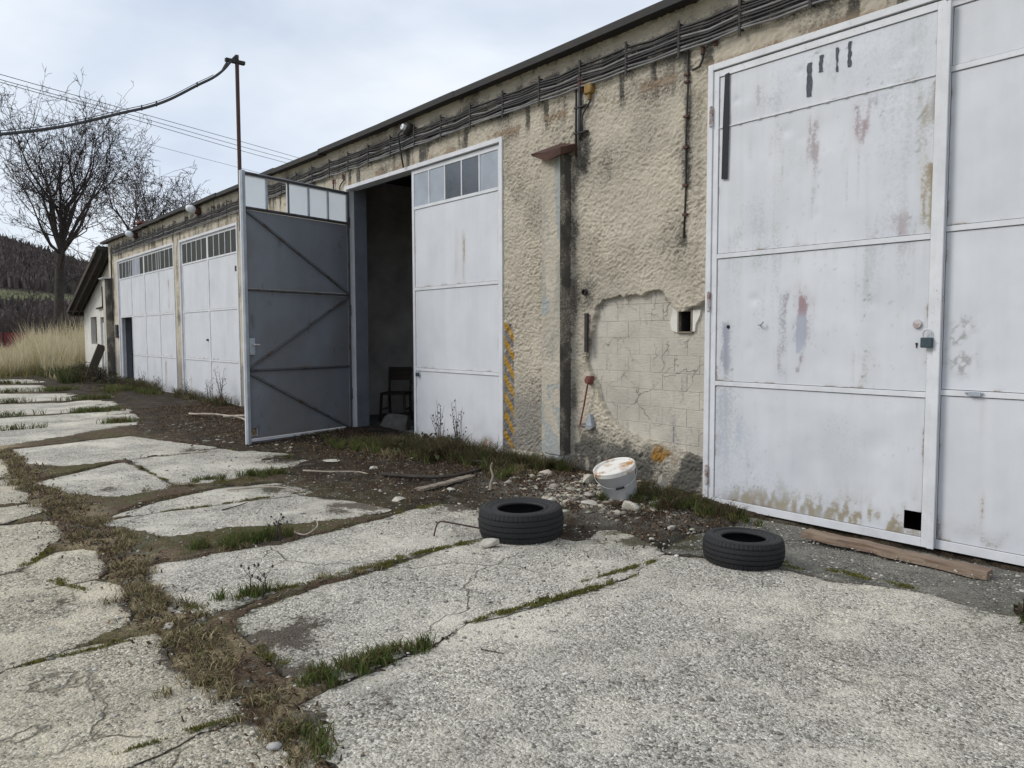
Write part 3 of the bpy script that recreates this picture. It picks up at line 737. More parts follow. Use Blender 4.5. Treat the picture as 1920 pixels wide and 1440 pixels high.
wv = wq = wa = None

def gbox(name, a, b, mat, parent=garage, bevel=0.0):
    return build(name, MB().box(a, b), M[mat], parent, bevel=bevel)

# masonry behind the render, reveals, shell of the halls
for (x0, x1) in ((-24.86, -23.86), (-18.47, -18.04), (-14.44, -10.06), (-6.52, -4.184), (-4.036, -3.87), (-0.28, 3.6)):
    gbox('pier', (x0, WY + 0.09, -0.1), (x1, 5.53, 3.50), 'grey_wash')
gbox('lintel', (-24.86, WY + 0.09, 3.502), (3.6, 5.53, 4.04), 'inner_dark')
gbox('side_wall', (-25.0, WY + 0.002, -0.1), (-24.862, 15.0, 4.06), 'stucco_plain')
gbox('side_wall', (3.602, WY, -0.1), (3.75, 15.0, 4.06), 'stucco_plain')
gbox('back_wall', (-24.86, 15.0, -0.1), (3.6, 15.2, 4.06), 'inner_wall')
gbox('partition', (-12.1, 5.532, 0.0), (-11.9, 14.998, 4.028), 'inner_wall')
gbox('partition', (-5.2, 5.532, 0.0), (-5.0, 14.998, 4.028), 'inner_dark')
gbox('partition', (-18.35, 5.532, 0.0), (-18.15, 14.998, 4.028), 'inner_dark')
gbox('hall_floor', (-24.86, 5.36, -0.15), (3.6, 14.998, -0.02), 'mortar')
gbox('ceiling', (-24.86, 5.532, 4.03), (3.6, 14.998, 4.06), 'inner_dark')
mb = MB().add([(-25.15, 5.13, 4.088), (3.9, 5.13, 4.088), (3.9, 15.4, 4.42), (-25.15, 15.4, 4.42), (-25.15, 5.13, 4.115), (3.9, 5.13, 4.115), (3.9, 15.4, 4.46), (-25.15, 15.4, 4.46)],
              [(0, 3, 2, 1), (4, 5, 6, 7), (0, 1, 5, 4), (1, 2, 6, 5), (2, 3, 7, 6), (3, 0, 4, 7)])
roof = build('roof', mb, M['bitumen'], garage)
x = -25.2; i = 0
while x < 3.8:                                # eave flashing, sheet by sheet
    L = random.uniform(1.3, 2.1); x1 = min(x + L, 3.9)
    zz = 4.085 + random.uniform(-0.010, 0.010); tl = random.uniform(-0.014, 0.014)
    y0 = 5.10 + random.uniform(-0.01, 0.006)
    mb = MB().add([(x, y0, zz - 0.02), (x1, y0, zz - 0.02 + tl), (x1, y0 + 0.005, zz + 0.05 + tl), (x, y0 + 0.005, zz + 0.05),
                   (x, y0 + 0.2, zz - 0.0), (x1, y0 + 0.2, zz + tl), (x1, y0 + 0.2, zz + 0.068 + tl), (x, y0 + 0.2, zz + 0.068)],
                  [(0, 1, 2, 3), (3, 2, 6, 7), (1, 0, 4, 5), (0, 3, 7, 4), (2, 1, 5, 6), (5, 4, 7, 6)])
    build('flashing', mb, M['zinc'] if -5.0 < x < -3.6 else M['flashing'], roof)
    x = x1 - 0.03; i += 1

# bare blocks where the render has fallen
zrow = 0.30; row = 0
while zrow < 1.78:
    hh = 0.148
    xx = -5.42 + (0.13 if row % 2 else 0.0)
    while xx < -3.87:
        x1 = min(xx + 0.262, -3.868)
        if x1 - xx > 0.03:
            hole = (xx < -4.04 and x1 > -4.18 and zrow < 1.60 and zrow + hh > 1.41)
            pieces = [(xx, x1, zrow, zrow + hh)]
            if hole:
                pieces = []
                if xx < -4.19: pieces.append((xx, -4.185, zrow, zrow + hh))
                if x1 > -4.03: pieces.append((-4.035, x1, zrow, zrow + hh))
            for (a, b_, c, d) in pieces:
                y0 = WY + 0.034 + random.uniform(-0.0012, 0.0012)
                if b_ - a > 0.02: build('block', MB().box((a + 0.0012, y0, c + 0.0012), (b_ - 0.0012, y0 + 0.045, d - 0.0012)), M['block'], garage, bevel=0.0015)
        xx += 0.266
    zrow += 0.152; row += 1
gbox('mortar_bed', (-5.4, WY + 0.0368, 0.28), (-4.185, WY + 0.066, 1.80), 'block')
gbox('mortar_bed', (-4.035, WY + 0.0368, 0.28), (-3.872, WY + 0.066, 1.80), 'block')
gbox('mortar_bed', (-4.185, WY + 0.0368, 0.28), (-4.035, WY + 0.066, 1.405), 'block')
gbox('mortar_bed', (-4.185, WY + 0.0368, 1.60), (-4.035, WY + 0.066, 1.80), 'block')
# recess for a meter with iron frame and white plaster cheeks; dark lining paints its inner shade
gbox('pier', (-4.184, WY + 0.09, -0.1), (-4.036, 5.53, 1.408), 'grey_wash')
gbox('pier', (-4.184, WY + 0.09, 1.602), (-4.036, 5.53, 3.50), 'grey_wash')
hn = build('niche', MB().box((-4.1835, WY + 0.05, 1.4085), (-4.172, WY + 0.26, 1.6015)).box((-4.048, WY + 0.05, 1.4085), (-4.0365, WY + 0.26, 1.6015)).box((-4.172, WY + 0.05, 1.4085), (-4.048, WY + 0.26, 1.42)).box((-4.172, WY + 0.05, 1.59), (-4.048, WY + 0.26, 1.6015)).box((-4.172, WY + 0.24, 1.42), (-4.048, WY + 0.26, 1.59)), M['dark_iron'], garage)
build('niche_frame', MB().box((-4.186, WY + 0.012, 1.406), (-4.172, WY + 0.05, 1.604)).box((-4.048, WY + 0.012, 1.406), (-4.034, WY + 0.05, 1.604)).box((-4.172, WY + 0.012, 1.406), (-4.048, WY + 0.05, 1.42)).box((-4.172, WY + 0.012, 1.59), (-4.048, WY + 0.05, 1.604)), M['wood_grey'], hn, bevel=0.002)
def blob2(pts, y, t):
    n = len(pts)
    return MB().add([(p[0], y, p[1]) for p in pts] + [(p[0], y + t, p[1]) for p in pts], [tuple(range(n)), tuple(range(n, 2 * n))[::-1]] + [(i, i + n, (i + 1) % n + n, (i + 1) % n) for i in range(n)])
build('plaster_cheek', blob2([(-4.19, 1.41), (-4.25, 1.43), (-4.27, 1.5), (-4.245, 1.58), (-4.24, 1.64), (-4.19, 1.60)], WY + 0.016, 0.02), M['white_wall'], garage)
build('plaster_cheek', blob2([(-4.03, 1.42), (-4.03, 1.60), (-3.95, 1.60), (-3.96, 1.55), (-4.0, 1.48), (-4.01, 1.42)], WY + 0.016, 0.02), M['white_wall'], garage)
gbox('plinth_stone', (-6.33, WY - 0.10, -0.08), (-5.95, WY + 0.03, 0.17), 'stone', bevel=0.03)
gbox('plinth_stone', (-5.93, WY - 0.06, -0.08), (-5.48, WY + 0.03, 0.12), 'stone', bevel=0.03)

# pilasters
def heightface(o, u, v, nu, nv, nrm, seed, stain):
    U, V = np.meshgrid(np.linspace(0, 1, nu), np.linspace(0, 1, nv)); U = U.ravel(); V = V.ravel()
    p = np.array(o)[None] + U[:, None] * np.array(u)[None] + V[:, None] * np.array(v)[None]
    s = U * np.linalg.norm(u); t = p[:, 2]
    edge = np.minimum(np.minimum(U, 1 - U) * np.linalg.norm(u) / 0.02, 1)
    h = (rough(s + seed * 3.7, t) - 0.012) * np.clip(edge, 0, 1) * 0.6
    return p + h[:, None] * np.array(nrm)[None], gridq(nu, nv), stain(s, t)
def stain_front(s, t):
    n = fbm(s * 8, t * 4, 4, 401); a = 0.3 + sst(0.45, 0.7, n) * 0.4
    # render fallen from the edges near the foot
    n9 = fbm(s * 11, t * 9, 5, 403)
    bare = (t < 0.62 + (n9 - 0.5) * 1.3 - np.abs(s - 0.14) * 0.8) | ((np.abs(t - 1.68) < 0.13 - s * 0.8 + (n9 - .5) * 0.12) & (s < 0.12)) | ((t > 2.4 + (n9 - .5) * .6) & (s > 0.205 + (n9 - .5) * 0.05))
    c = np.where(bare[:, None], np.array([0.38, 0.40, 0.385])[None], np.array([0.36, 0.345, 0.31])[None])
    a = np.where(bare, 0.92, a)
    return np.concatenate([c, a[:, None]], 1)
def stain_shade_side(s, t):  # grime and side shade both put into one dark colour
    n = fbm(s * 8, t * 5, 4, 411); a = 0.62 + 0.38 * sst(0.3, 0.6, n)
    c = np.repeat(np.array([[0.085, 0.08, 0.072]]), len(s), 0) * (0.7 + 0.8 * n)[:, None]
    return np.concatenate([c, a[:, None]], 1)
def pilaster(x0, x1, y0, zt, seed, res):
    vs = []; qs = []; at = []; o = 0
    nz = int(zt / res); nx = int((x1 - x0) / res) + 2; ny = int((WY + 0.02 - y0) / res) + 2
    for args in (((x0, y0, 0.22), (x1 - x0, 0, 0), (0, 0, zt - 0.22), nx, nz, (0, -1, 0), seed, stain_front),
                 ((x1, y0, 0.22), (0, WY + 0.02 - y0, 0), (0, 0, zt - 0.22), ny, nz, (1, 0, 0), seed + 1, stain_shade_side),
                 ((x0, WY + 0.02, 0.22), (0, y0 - WY - 0.02, 0), (0, 0, zt - 0.22), ny, nz, (-1, 0, 0), seed + 2, stain_shade_side)):
        p, q, a = heightface(*args); vs.append(p); qs.append(q + o); at.append(a); o += len(p)
    return fast('pilaster', np.concatenate(vs), np.concatenate(qs), None, M['stucco'], garage, True, {'stain': np.concatenate(at)}, off=ploc(garage))
pl = pilaster(-5.735, -5.47, 5.09, 3.12, 5, 0.011)
# folded sheet cap with a ridge, wider than the pilaster
build('pilaster_cap', MB().add([(-5.80, 5.02, 3.145), (-5.56, 4.99, 3.05), (-5.39, 5.02, 3.09), (-5.37, 5.25, 3.17), (-5.80, 5.25, 3.21),
                                (-5.81, 5.01, 3.165), (-5.57, 4.98, 3.135), (-5.38, 5.01, 3.155), (-5.36, 5.25, 3.225), (-5.60, 5.25, 3.275), (-5.81, 5.25, 3.235)],
      [(0, 4, 3, 1), (1, 3, 2), (0, 1, 6, 5), (1, 2, 7, 6), (2, 3, 8, 7), (4, 0, 5, 10), (5, 6, 9, 10), (6, 7, 8, 9)]), M['rust'], pl)
build('pilaster_foot', MB().box((-5.72, 5.095, 0.10), (-5.48, 5.27, 0.218)), M['grey_plaster'], pl, bevel=0.02)
pl2 = pilaster(-24.8, -24.5, 5.03, 3.02, 15, 0.05)
build('pilaster_cap', MB().box((-24.92, 4.95, 3.02), (-24.42, 5.25, 3.05)), M['zinc'], pl2, bevel=0.008)
build('pilaster_foot', MB().box((-24.79, 5.035, -0.05), (-24.51, 5.27, 0.22)), M['grey_plaster'], pl2)

# gate frames set in the wall
def frame(x0, x1, zt, y=WY - 0.034):
    mb = MB().box((x0, y, -0.03), (x0 + 0.05, WY + 0.13, zt)).box((x1 - 0.05, y, -0.03), (x1, WY + 0.13, zt)).box((x0 + 0.05, y, zt - 0.05), (x1 - 0.05, WY + 0.13, zt))
    return build('gate_frame', mb, M['white_trim'], garage, bevel=0.003)
frame(-3.87, -0.27, 3.54, WY - 0.036); frame(-10.13, -6.52, 3.51); frame(-18.04, -14.44, 3.50); frame(-23.86, -18.47, 3.50)

# ================================================================== GATE LEAVES
def sheet(name, parent, x0, x1, z0, z1, y, st, stainf, mat, wav=0.004, hole=None, seed=0, flip=False):
    """thin steel sheet, slightly buckled, in the leaf's own coordinates"""
    nx = max(2, int((x1 - x0) / st) + 1); nz = max(2, int((z1 - z0) / st) + 1)
    xs = np.linspace(x0, x1, nx); zs = np.linspace(z0, z1, nz)
    if hole:
        xs[np.abs(xs - hole[0]).argmin()] = hole[0]; xs[np.abs(xs - hole[1]).argmin()] = hole[1]
        zs[np.abs(zs - hole[2]).argmin()] = hole[2]; zs[np.abs(zs - hole[3]).argmin()] = hole[3]
    X, Z = np.meshgrid(xs, zs); x = X.ravel(); z = Z.ravel()
    e = np.minimum(np.minimum(x - x0, x1 - x), np.minimum(z - z0, z1 - z)); e = sst(0, 0.15, e)
    h = (fbm(x * 2.1 + seed * 3.1, z * 2.1 + seed, 4, 500 + seed) - 0.5) * 2 * wav * e
    for k in range(9):
        cx, cz = rng.uniform(x0, x1), rng.uniform(z0, z1)
        h = h + rng.uniform(-1, 0.3) * wav * 0.9 * np.exp(-((x - cx) ** 2 + (z - cz) ** 2) / rng.choice([0.025, 0.04, 0.09]) ** 2) * e
    v = np.stack([x, y - h, z], 1)
    msk = None
    if hole:
        cx = (xs[:-1] + xs[1:]) / 2; cz = (zs[:-1] + zs[1:]) / 2; CX, CZ = np.meshgrid(cx, cz)
        msk = ~((CX > hole[0]) & (CX < hole[1]) & (CZ > hole[2]) & (CZ < hole[3]))
    q = gridq(nx, nz, msk)
    if flip: q = q[:, ::-1]
    col = np.zeros((len(x), 3)); al = np.zeros(len(x))
    for (c, a) in stainf(x, z):
        a = np.clip(a, 0, 1); t = a + al * (1 - a); tt = np.where(t > 1e-6, t, 1)
        col = (np.array(c)[None, :] * a[:, None] + col * (al * (1 - a))[:, None]) / tt[:, None]; al = t
    ed = np.minimum(z - z0, np.minimum(x - x0, x1 - x)); a = np.exp(-ed / 0.014) * sst(0.52, 0.70, fbm(x * 9 + seed, z * 9, 4, 555)) * 0.7
    t = a + al * (1 - a); tt = np.where(t > 1e-6, t, 1)
    col = (np.array([[0.22, 0.15, 0.10]]) * a[:, None] + col * (al * (1 - a))[:, None]) / tt[:, None]; al = t
    return fast(name, v, q, None, mat, parent, True, {'stain': np.concatenate([col, al[:, None]], 1)})

def grime(seed, foot=0.4, rustz=(), strength=1.0):
    def f(x, z):
        n = fbm(x * 5, z * 5, 5, 600 + seed); s = fbm(x * 26, z * 1.1, 4, 610 + seed)
        L = [((0.40, 0.40, 0.41), sst(0.5, 0.8, fbm(x * 1.7, z * 1.7, 4, 620 + seed)) * 0.22 * strength),
             ((0.38, 0.36, 0.33), sst(0.58, 0.76, s) * sst(0.45, 0.65, n) * 0.22 * strength),
             ((0.20, 0.17, 0.13), sst(foot, 0.0, z + (n - 0.5) * 0.35) * sst(0.42, 0.6, n) * 0.8)]
        for (rx, z0, z1, w) in rustz:
            L.append(((0.30, 0.19, 0.10), np.exp(-((x - rx) / w) ** 2) * sst(z0 - 0.1, z0 + 0.1, z) * sst(z1 + 0.05, z1 - 0.05, z) * (0.3 + 0.6 * sst(0.4, 0.6, s))))
        return L
    return f

def member(mb, a, b): mb.box(a, b)

def gate_leaf(label, x, y, W, H, rails, cols=(), panes=None, mats=None, st=0.03, stain=None, rz=0.0, z0=0.03, hole=None, back=False, hinge_side=None, wav=0.004, skip=(), group='steel gate leaves along the garage front', seedb=0, seam=None, skip_sheet=()):
    """one leaf: frame of flat bars, sheets between, row of panes above; x runs along the leaf, -y is the outer face"""
    g = empty('gate_leaf', (x, y, 0), label, 'gate', group, rz=rz)
    tw = M['white_trim']; yf, yb = -0.012, 0.012
    for (a, b_) in ((0.0, 0.05), (W - 0.05, W)):
        build('stile', MB().box((a, yf, z0), (b_, yb, H)), tw, g, bevel=0.002, local=True)
    for c in cols: build('stile', MB().box((c - 0.014, yf, z0 + 0.06), (c + 0.014, yb, H - 0.05)), tw, g, bevel=0.002, local=True)
    zr = [z0] + list(rails)
    build('bottom_rail', MB().box((0.05, yf, z0), (W - 0.05, yb, z0 + 0.06)), tw, g, bevel=0.002, local=True)
    build('top_rail', MB().box((0.05, yf, H - 0.05), (W - 0.05, yb, H)), tw, g, bevel=0.002, local=True)
    xb = [0.05] + [c for c in cols] + [W - 0.05]
    edges = [z0 + 0.06]
    for r_ in rails:
        if seam is None or abs(r_ - seam) > 0.01:
            for i in range(len(xb) - 1):
                if r_ < 1.5 and (0, i) in skip_sheet: continue
                build('rail', MB().box((xb[i] + (0.014 if i else 0), yf, r_ - 0.018), (xb[i + 1] - (0.014 if i < len(xb) - 2 else 0), yb, r_ + 0.018)), tw, g, bevel=0.002, local=True)
        edges.append(r_)
    ztop = panes[0] if panes else H - 0.05
    rows = []
    zz = [z0 + 0.06] + [r_ for r_ in rails] + ([] if panes else [H - 0.05])
    for i in range(len(zz) - 1):
        gp = lambda q: 0.006 if (seam is not None and abs(q - seam) < 0.01) else 0.022
        lo = zz[i] + (gp(zz[i]) if i else 0.004); hi = zz[i + 1] - (gp(zz[i + 1]) if (i < len(zz) - 2 or panes) else 0.004)
        rows.append((lo, hi))
    k = 0
    for ri, (lo, hi) in enumerate(rows):
        for ci in range(len(xb) - 1):
            a = xb[ci] + (0.018 if ci else 0.004); b_ = xb[ci + 1] - (0.018 if ci < len(xb) - 2 else 0.004)
            k += 1
            if (ri, ci) in skip_sheet: continue
            hl = hole if (hole and a < hole[0] and b_ > hole[1] and lo < hole[2] and hi > hole[3]) else None
            sheet('panel', g, a, b_, lo, hi, -0.002, st, stain or grime(k + seedb), M['white_paint'], wav, hl, k + seedb)
    if panes:
        lo, hi, n = panes
        lo += 0.02; hi = H - 0.05; wv_ = (W - 0.10) / n
        for i in range(n):
            a = 0.05 + i * wv_; b_ = a + wv_
            if i: build('glazing_bar', MB().box((a - 0.011, yf, lo), (a + 0.011, yb, hi)), tw, g, bevel=0.002, local=True)
            mt = mats[i % len(mats)] if mats else 'glass_dark'
            if mt: build('pane', MB().box((a + (0.011 if i else 0), -0.004 + random.uniform(-.001, .001), lo), (b_ - (0.011 if i < n - 1 else 0), 0.001, hi)), M[mt], g, local=True)
    if hinge_side is not None:
        for hz in (0.24, 1.66, H - 0.35):
            hx = -0.012 if hinge_side == 'L' else W + 0.012
            mb = MB().lathe([(0.0, -0.075), (0.016, -0.075), (0.016, 0.0), (0.012, 0.003), (0.016, 0.006), (0.016, 0.075), (0.008, 0.085), (0, 0.085)], 10, M=Matrix.Translation((hx, -0.022, hz)))
            build('hinge', mb, M['rust_hinge'], g, local=True, smooth=False)
    return g

# ---- the big gate on the right
def big_stain(x, z):
    L = grime(1, 0.30, (), 1.8)(x, z)
    L += [((0.50, 0.53, 0.58), sst(0.45, 0.7, fbm(x * 2.2, z * 1.1, 4, 705)) * 0.5), ((0.47, 0.47, 0.46), sst(0.55, 0.75, fbm(x * 12, z * 0.6, 4, 707)) * 0.3)]
    n = fbm(x * 14, z * 5, 4, 701); s = fbm(x * 40, z * 1.6, 4, 711)
    def smear(cx, z0, z1, w, c, a, sx=0.5):
        return (c, np.exp(-(np.abs((x - cx) / w)) ** 2.5) * sst(z0 - 0.12, z0 + 0.12, z) * sst(z1 + 0.03, z1 - 0.05, z) * (0.2 + 0.8 * sst(sx - 0.1, sx + 0.1, n)) * (0.55 + 0.45 * sst(0.40, 0.58, s)) * min(1.0, a * 1.15))
    red = (0.30, 0.20, 0.22); blue = (0.38, 0.42, 0.50); dk = (0.12, 0.12, 0.13); och = (0.28, 0.225, 0.125); gr = (0.36, 0.36, 0.37)
    L += [smear(0.80, 1.32, 1.78, 0.085, red, 0.75), smear(0.66, 1.08, 1.74, 0.05, (0.26, 0.24, 0.28), 0.8), smear(0.78, 1.05, 1.55, 0.10, blue, 0.75), smear(0.79, 1.1, 1.24, 0.05, red, 0.8),
          smear(0.13, 1.05, 1.50, 0.06, (0.30, 0.31, 0.37), 0.85), smear(0.11, 0.35, 0.98, 0.09, blue, 0.55), smear(0.26, 0.5, 0.98, 0.05, blue, 0.4), smear(0.78, 0.35, 0.98, 0.05, (0.45, 0.47, 0.53), 0.6),
          smear(0.86, 2.62, 2.98, 0.045, red, 0.75, 0.45), smear(1.21, 2.70, 3.0, 0.07, red, 0.75, 0.45), smear(0.86, 2.2, 2.98, 0.03, gr, 0.55), smear(1.30, 2.85, 3.0, 0.12, gr, 0.6), smear(0.42, 3.0, 3.3, 0.06, gr, 0.5),
          smear(1.62, 2.1, 2.98, 0.04, och, 0.55), smear(1.68, 2.05, 2.5, 0.05, och, 0.75), smear(0.45, 2.9, 3.0, 0.02, och, 0.6), smear(1.45, 1.98, 2.2, 0.14, red, 0.4), smear(1.55, 1.05, 1.35, 0.3, gr, 0.4)]
    nn = fbm(x * 3, z * 3, 4, 721); L.append((och, sst(0.34, 0.08, z + (nn - 0.5) * 0.34) * sst(0.12, 0.35, x) * sst(0.30, 0.62, fbm(x * 30, z * 12, 5, 723)) * 0.7))
    L.append((dk, (fbm(x * 33, z * 33, 3, 731) > 0.79).astype(float) * sst(0.45, 0.6, nn) * 0.4))
    return L
big = gate_leaf('large closed white steel gate leaf with black strip and padlock, left of its pair', -3.82, WY - 0.012, 1.73, 3.48, (1.0, 2.02, 3.03), st=0.016, stain=big_stain, hole=(1.565, 1.675, 0.102, 0.225), hinge_side='L', wav=0.009, z0=0.0, seam=3.03)
build('weld_seam', MB().box((0.054, 0.001, 3.0), (1.676, 0.005, 3.06)).box((0.054, -0.011, 3.028), (1.676, 0.0005, 3.034)), M['white_trim'], big, local=True)
for xx in np.arange(0.12, 1.66, 0.14):
    build('weld_bead', MB().lathe([(0, -0.008), (0.007, -0.006), (0.010, 0), (0.007, 0.006), (0, 0.008)], 7, M=Matrix.Translation((float(xx) + random.uniform(-.02, .02), -0.008, 3.03)) @ Matrix.Scale(2.2, 4, (1, 0, 0))), M['white_trim'], big, local=True)
build('cover_strip', MB().box((1.722, -0.028, 0.0), (1.765, -0.014, 3.46)), M['white_trim'], big, bevel=0.003, local=True)
build('round_lock', MB().lathe([(0, -0.012), (0.026, -0.010), (0.030, 0.0), (0.030, 0.01)], 14, M=Matrix.Translation((1.615, -0.008, 1.46)) @ Matrix.Rotation(R(90), 4, 'X').inverted()), M['rust_hinge'], big, local=True)
build('keyhole', MB().box((1.609, -0.0075, 1.305), (1.615, -0.003, 1.335)).box((1.606, -0.0078, 1.325), (1.618, -0.003, 1.338)), M['black'], big, local=True)
build('hook', MB().tube([(0.45, -0.004, 1.47), (0.45, -0.03, 1.47), (0.475, -0.04, 1.465), (0.49, -0.04, 1.475), (0.495, -0.03, 1.49)], 0.006, 6), M['grey_steel'], big, local=True)
build('bolt_hole', MB().lathe([(0, 0.002), (0.015, 0.002), (0.012, -0.004)], 10, M=Matrix.Translation((0.165, -0.008, 1.455)) @ Matrix.Rotation(R(-90), 4, 'X')), M['black'], big, local=True)
# dark leftovers of glued strips near the top
def strip_poly(name, pts, y, t, mat, parent): 
    n = len(pts)
    return build(name, MB().add([(p[0], y, p[1]) for p in pts] + [(p[0], y + t, p[1]) for p in pts], [tuple(range(n)), tuple(range(n, 2 * n))[::-1]] + [(i, i + n, (i + 1) % n + n, (i + 1) % n) for i in range(n)]), M[mat], parent, local=True)
def ragged(x0, x1, z0, z1, n=9):
    a = [(x0 + random.uniform(-.004, .004), z0 + (z1 - z0) * i / n) for i in range(n + 1)]
    b_ = [(x1 + random.uniform(-.006, .006), z1 - (z1 - z0) * i / n) for i in range(n + 1)]
    return (a + b_)[::-1]
M['tar'] = simple('dark_glue_residue', (0.085, 0.088, 0.11), 0.85, 0, 0.4, 60, 0.3, 0.001)
for (a, b_, c, d) in ((0.80, 0.835, 3.10, 3.335), (0.89, 0.918, 3.25, 3.365), (1.015, 1.028, 3.22, 3.385), (1.10, 1.122, 3.23, 3.40)):
    strip_poly('glue_residue', ragged(a, b_, c, d), -0.0105, 0.004, 'tar', big)
tape = strip_poly('rubber_strip', [(0.145, 3.44), (0.150, 3.1), (0.142, 2.62), (0.088, 2.625), (0.095, 3.1), (0.108, 3.435)], -0.018, 0.004, 'black', big)

bigr = gate_leaf('closed white steel gate leaf at the right picture edge, cut off', -2.11, WY + 0.014, 1.80, 3.48, (1.02, 2.06, 3.05), st=0.02, hinge_side=None, wav=0.008, z0=0.0, seedb=20,
                 stain=lambda x, z: grime(21, 0.35, ((0.30, 0.8, 0.97, 0.015), (0.32, 0.2, 0.4, 0.02)))(x, z) + [((0.33, 0.33, 0.34), np.exp(-((x - 0.17) / 0.09) ** 2) * sst(1.05, 1.2, z) * sst(1.6, 1.4, z) * sst(0.42, 0.6, fbm(x * 30, z * 24, 3, 741)) * 0.9)])
build('latch', MB().box((0.22, -0.03, 1.01), (0.29, -0.012, 1.035)).tube([(0.20, -0.022, 1.028), (0.30, -0.022, 1.028)], 0.007, 6), M['grey_steel'], bigr, local=True)

# ---- the middle gate
midr = gate_leaf('closed white gate leaf with five pale panes right of the dark doorway', -8.38, WY + 0.012, 1.80, 3.45, (0.96, 1.97, 2.98), panes=(2.98, 3.42, 5), mats=['glass_pale', 'glass_pale', 'glass_clear', 'glass_clear', 'glass_pale'], st=0.03, hinge_side='R', z0=0.02, seedb=40,
                 stain=lambda x, z: grime(41, 0.55, ((0.95, 2.1, 2.6, 0.03), (1.1, 2.0, 2.6, 0.025), (1.52, 0.0, 0.22, 0.12)), 0.6)(x, z))
build('curtain_scrap', MB().add([(1.09, 0.02, 3.02), (1.16, 0.03, 3.01), (1.17, 0.03, 3.2), (1.15, 0.025, 3.39), (1.10, 0.02, 3.39), (1.08, 0.02, 3.2)], [(0, 1, 2, 5), (5, 2, 3, 4)]), M['glass_bright'], midr, local=True)
hx0 = -10.06
opn = gate_leaf('grey-backed gate leaf with diagonal braces swung wide open into the yard', hx0, WY - 0.015, 1.80, 3.43, (0.95, 1.965, 2.98), panes=(2.98, 3.42, 5), mats=['glass_bright', 'glass_bright', 'glass_bright', None, 'glass_bright'], st=0.05, rz=R(-74), hole=(1.63, 1.74, 0.11, 0.22), z0=0.02, seedb=60)
# its inner side: grey sheets, angle-iron frame, braces, lock case
YB = 0.016
for i, (lo, hi) in enumerate(((0.085, 0.935), (0.97, 1.945), (1.985, 2.955))):
    sheet('back_panel', opn, 0.045, 1.752, lo, hi, YB, 0.03,
          (lambda k: (lambda x, z: [((0.13, 0.115, 0.10), sst(0.45, 0.7, fbm(x * 1.6, z * 1.6, 4, 801 + k)) * 0.4), ((0.19, 0.17, 0.14), sst(0.75, 0.1, z) * sst(0.3, 0.6, fbm(x * 3, z * 3, 4, 811)) * 0.5), ((0.06, 0.06, 0.06), (fbm(x * 13, z * 5, 4, 821 + k) > 0.77).astype(float) * 0.4)]))(i),
          M['grey_paint'], 0.004, (1.63, 1.74, 0.11, 0.22) if i == 0 else None, 70 + i, True)
gm, gs = M['grey_trim'], M['grey_steel']
build('angle_stile', MB().box((1.755, 0.013, 0.02), (1.80, 0.055, 3.43)), gs, opn, bevel=0.003, local=True)
build('angle_stile', MB().box((0.0, 0.013, 0.02), (0.040, 0.030, 3.43)), gm, opn, bevel=0.003, local=True)
for zz in (0.03, 0.952, 1.965, 2.98, 3.405):
    build('angle_rail', MB().box((0.042, 0.013, zz - 0.018), (1.753, 0.030, zz + 0.018)).box((0.042, 0.030, zz - 0.002), (1.753, 0.052, zz + 0.004)), gm, opn, bevel=0.002, local=True)
for (a, b_) in (((1.75, 2.95), (0.05, 1.99)), ((0.05, 1.94), (1.75, 0.98)), ((1.75, 0.92), (0.05, 0.06))):
    build('brace', MB().bar((a[0], 0.030, a[1]), (b_[0], 0.030, b_[1]), 0.028, 0.034, up=(0, 1, 0)), gm, opn, bevel=0.002, local=True)
for i in range(1, 5):
    xx = 0.05 + 1.70 * i / 5
    build('back_glazing_bar', MB().box((xx - 0.012, 0.0125, 3.0), (xx + 0.012, 0.028, 3.386)), gm if i == 3 else gs, opn, bevel=0.002, local=True)
lk = build('lock_case', MB().box((1.66, 0.020, 1.15), (1.745, 0.050, 1.36)), gs, opn, bevel=0.004, local=True)
build('lock_handle', MB().tube([(1.70, 0.05, 1.28), (1.70, 0.085, 1.28), (1.62, 0.09, 1.275)], 0.009, 8), M['rust_hinge'], lk, local=True)
for hz in (0.55, 1.75, 3.0):
    build('hinge', MB().lathe([(0, -0.08), (0.017, -0.08), (0.017, 0.08), (0, 0.08)], 10, M=Matrix.Translation((-0.012, 0.0, hz))), M['dark_iron'], opn, local=True)

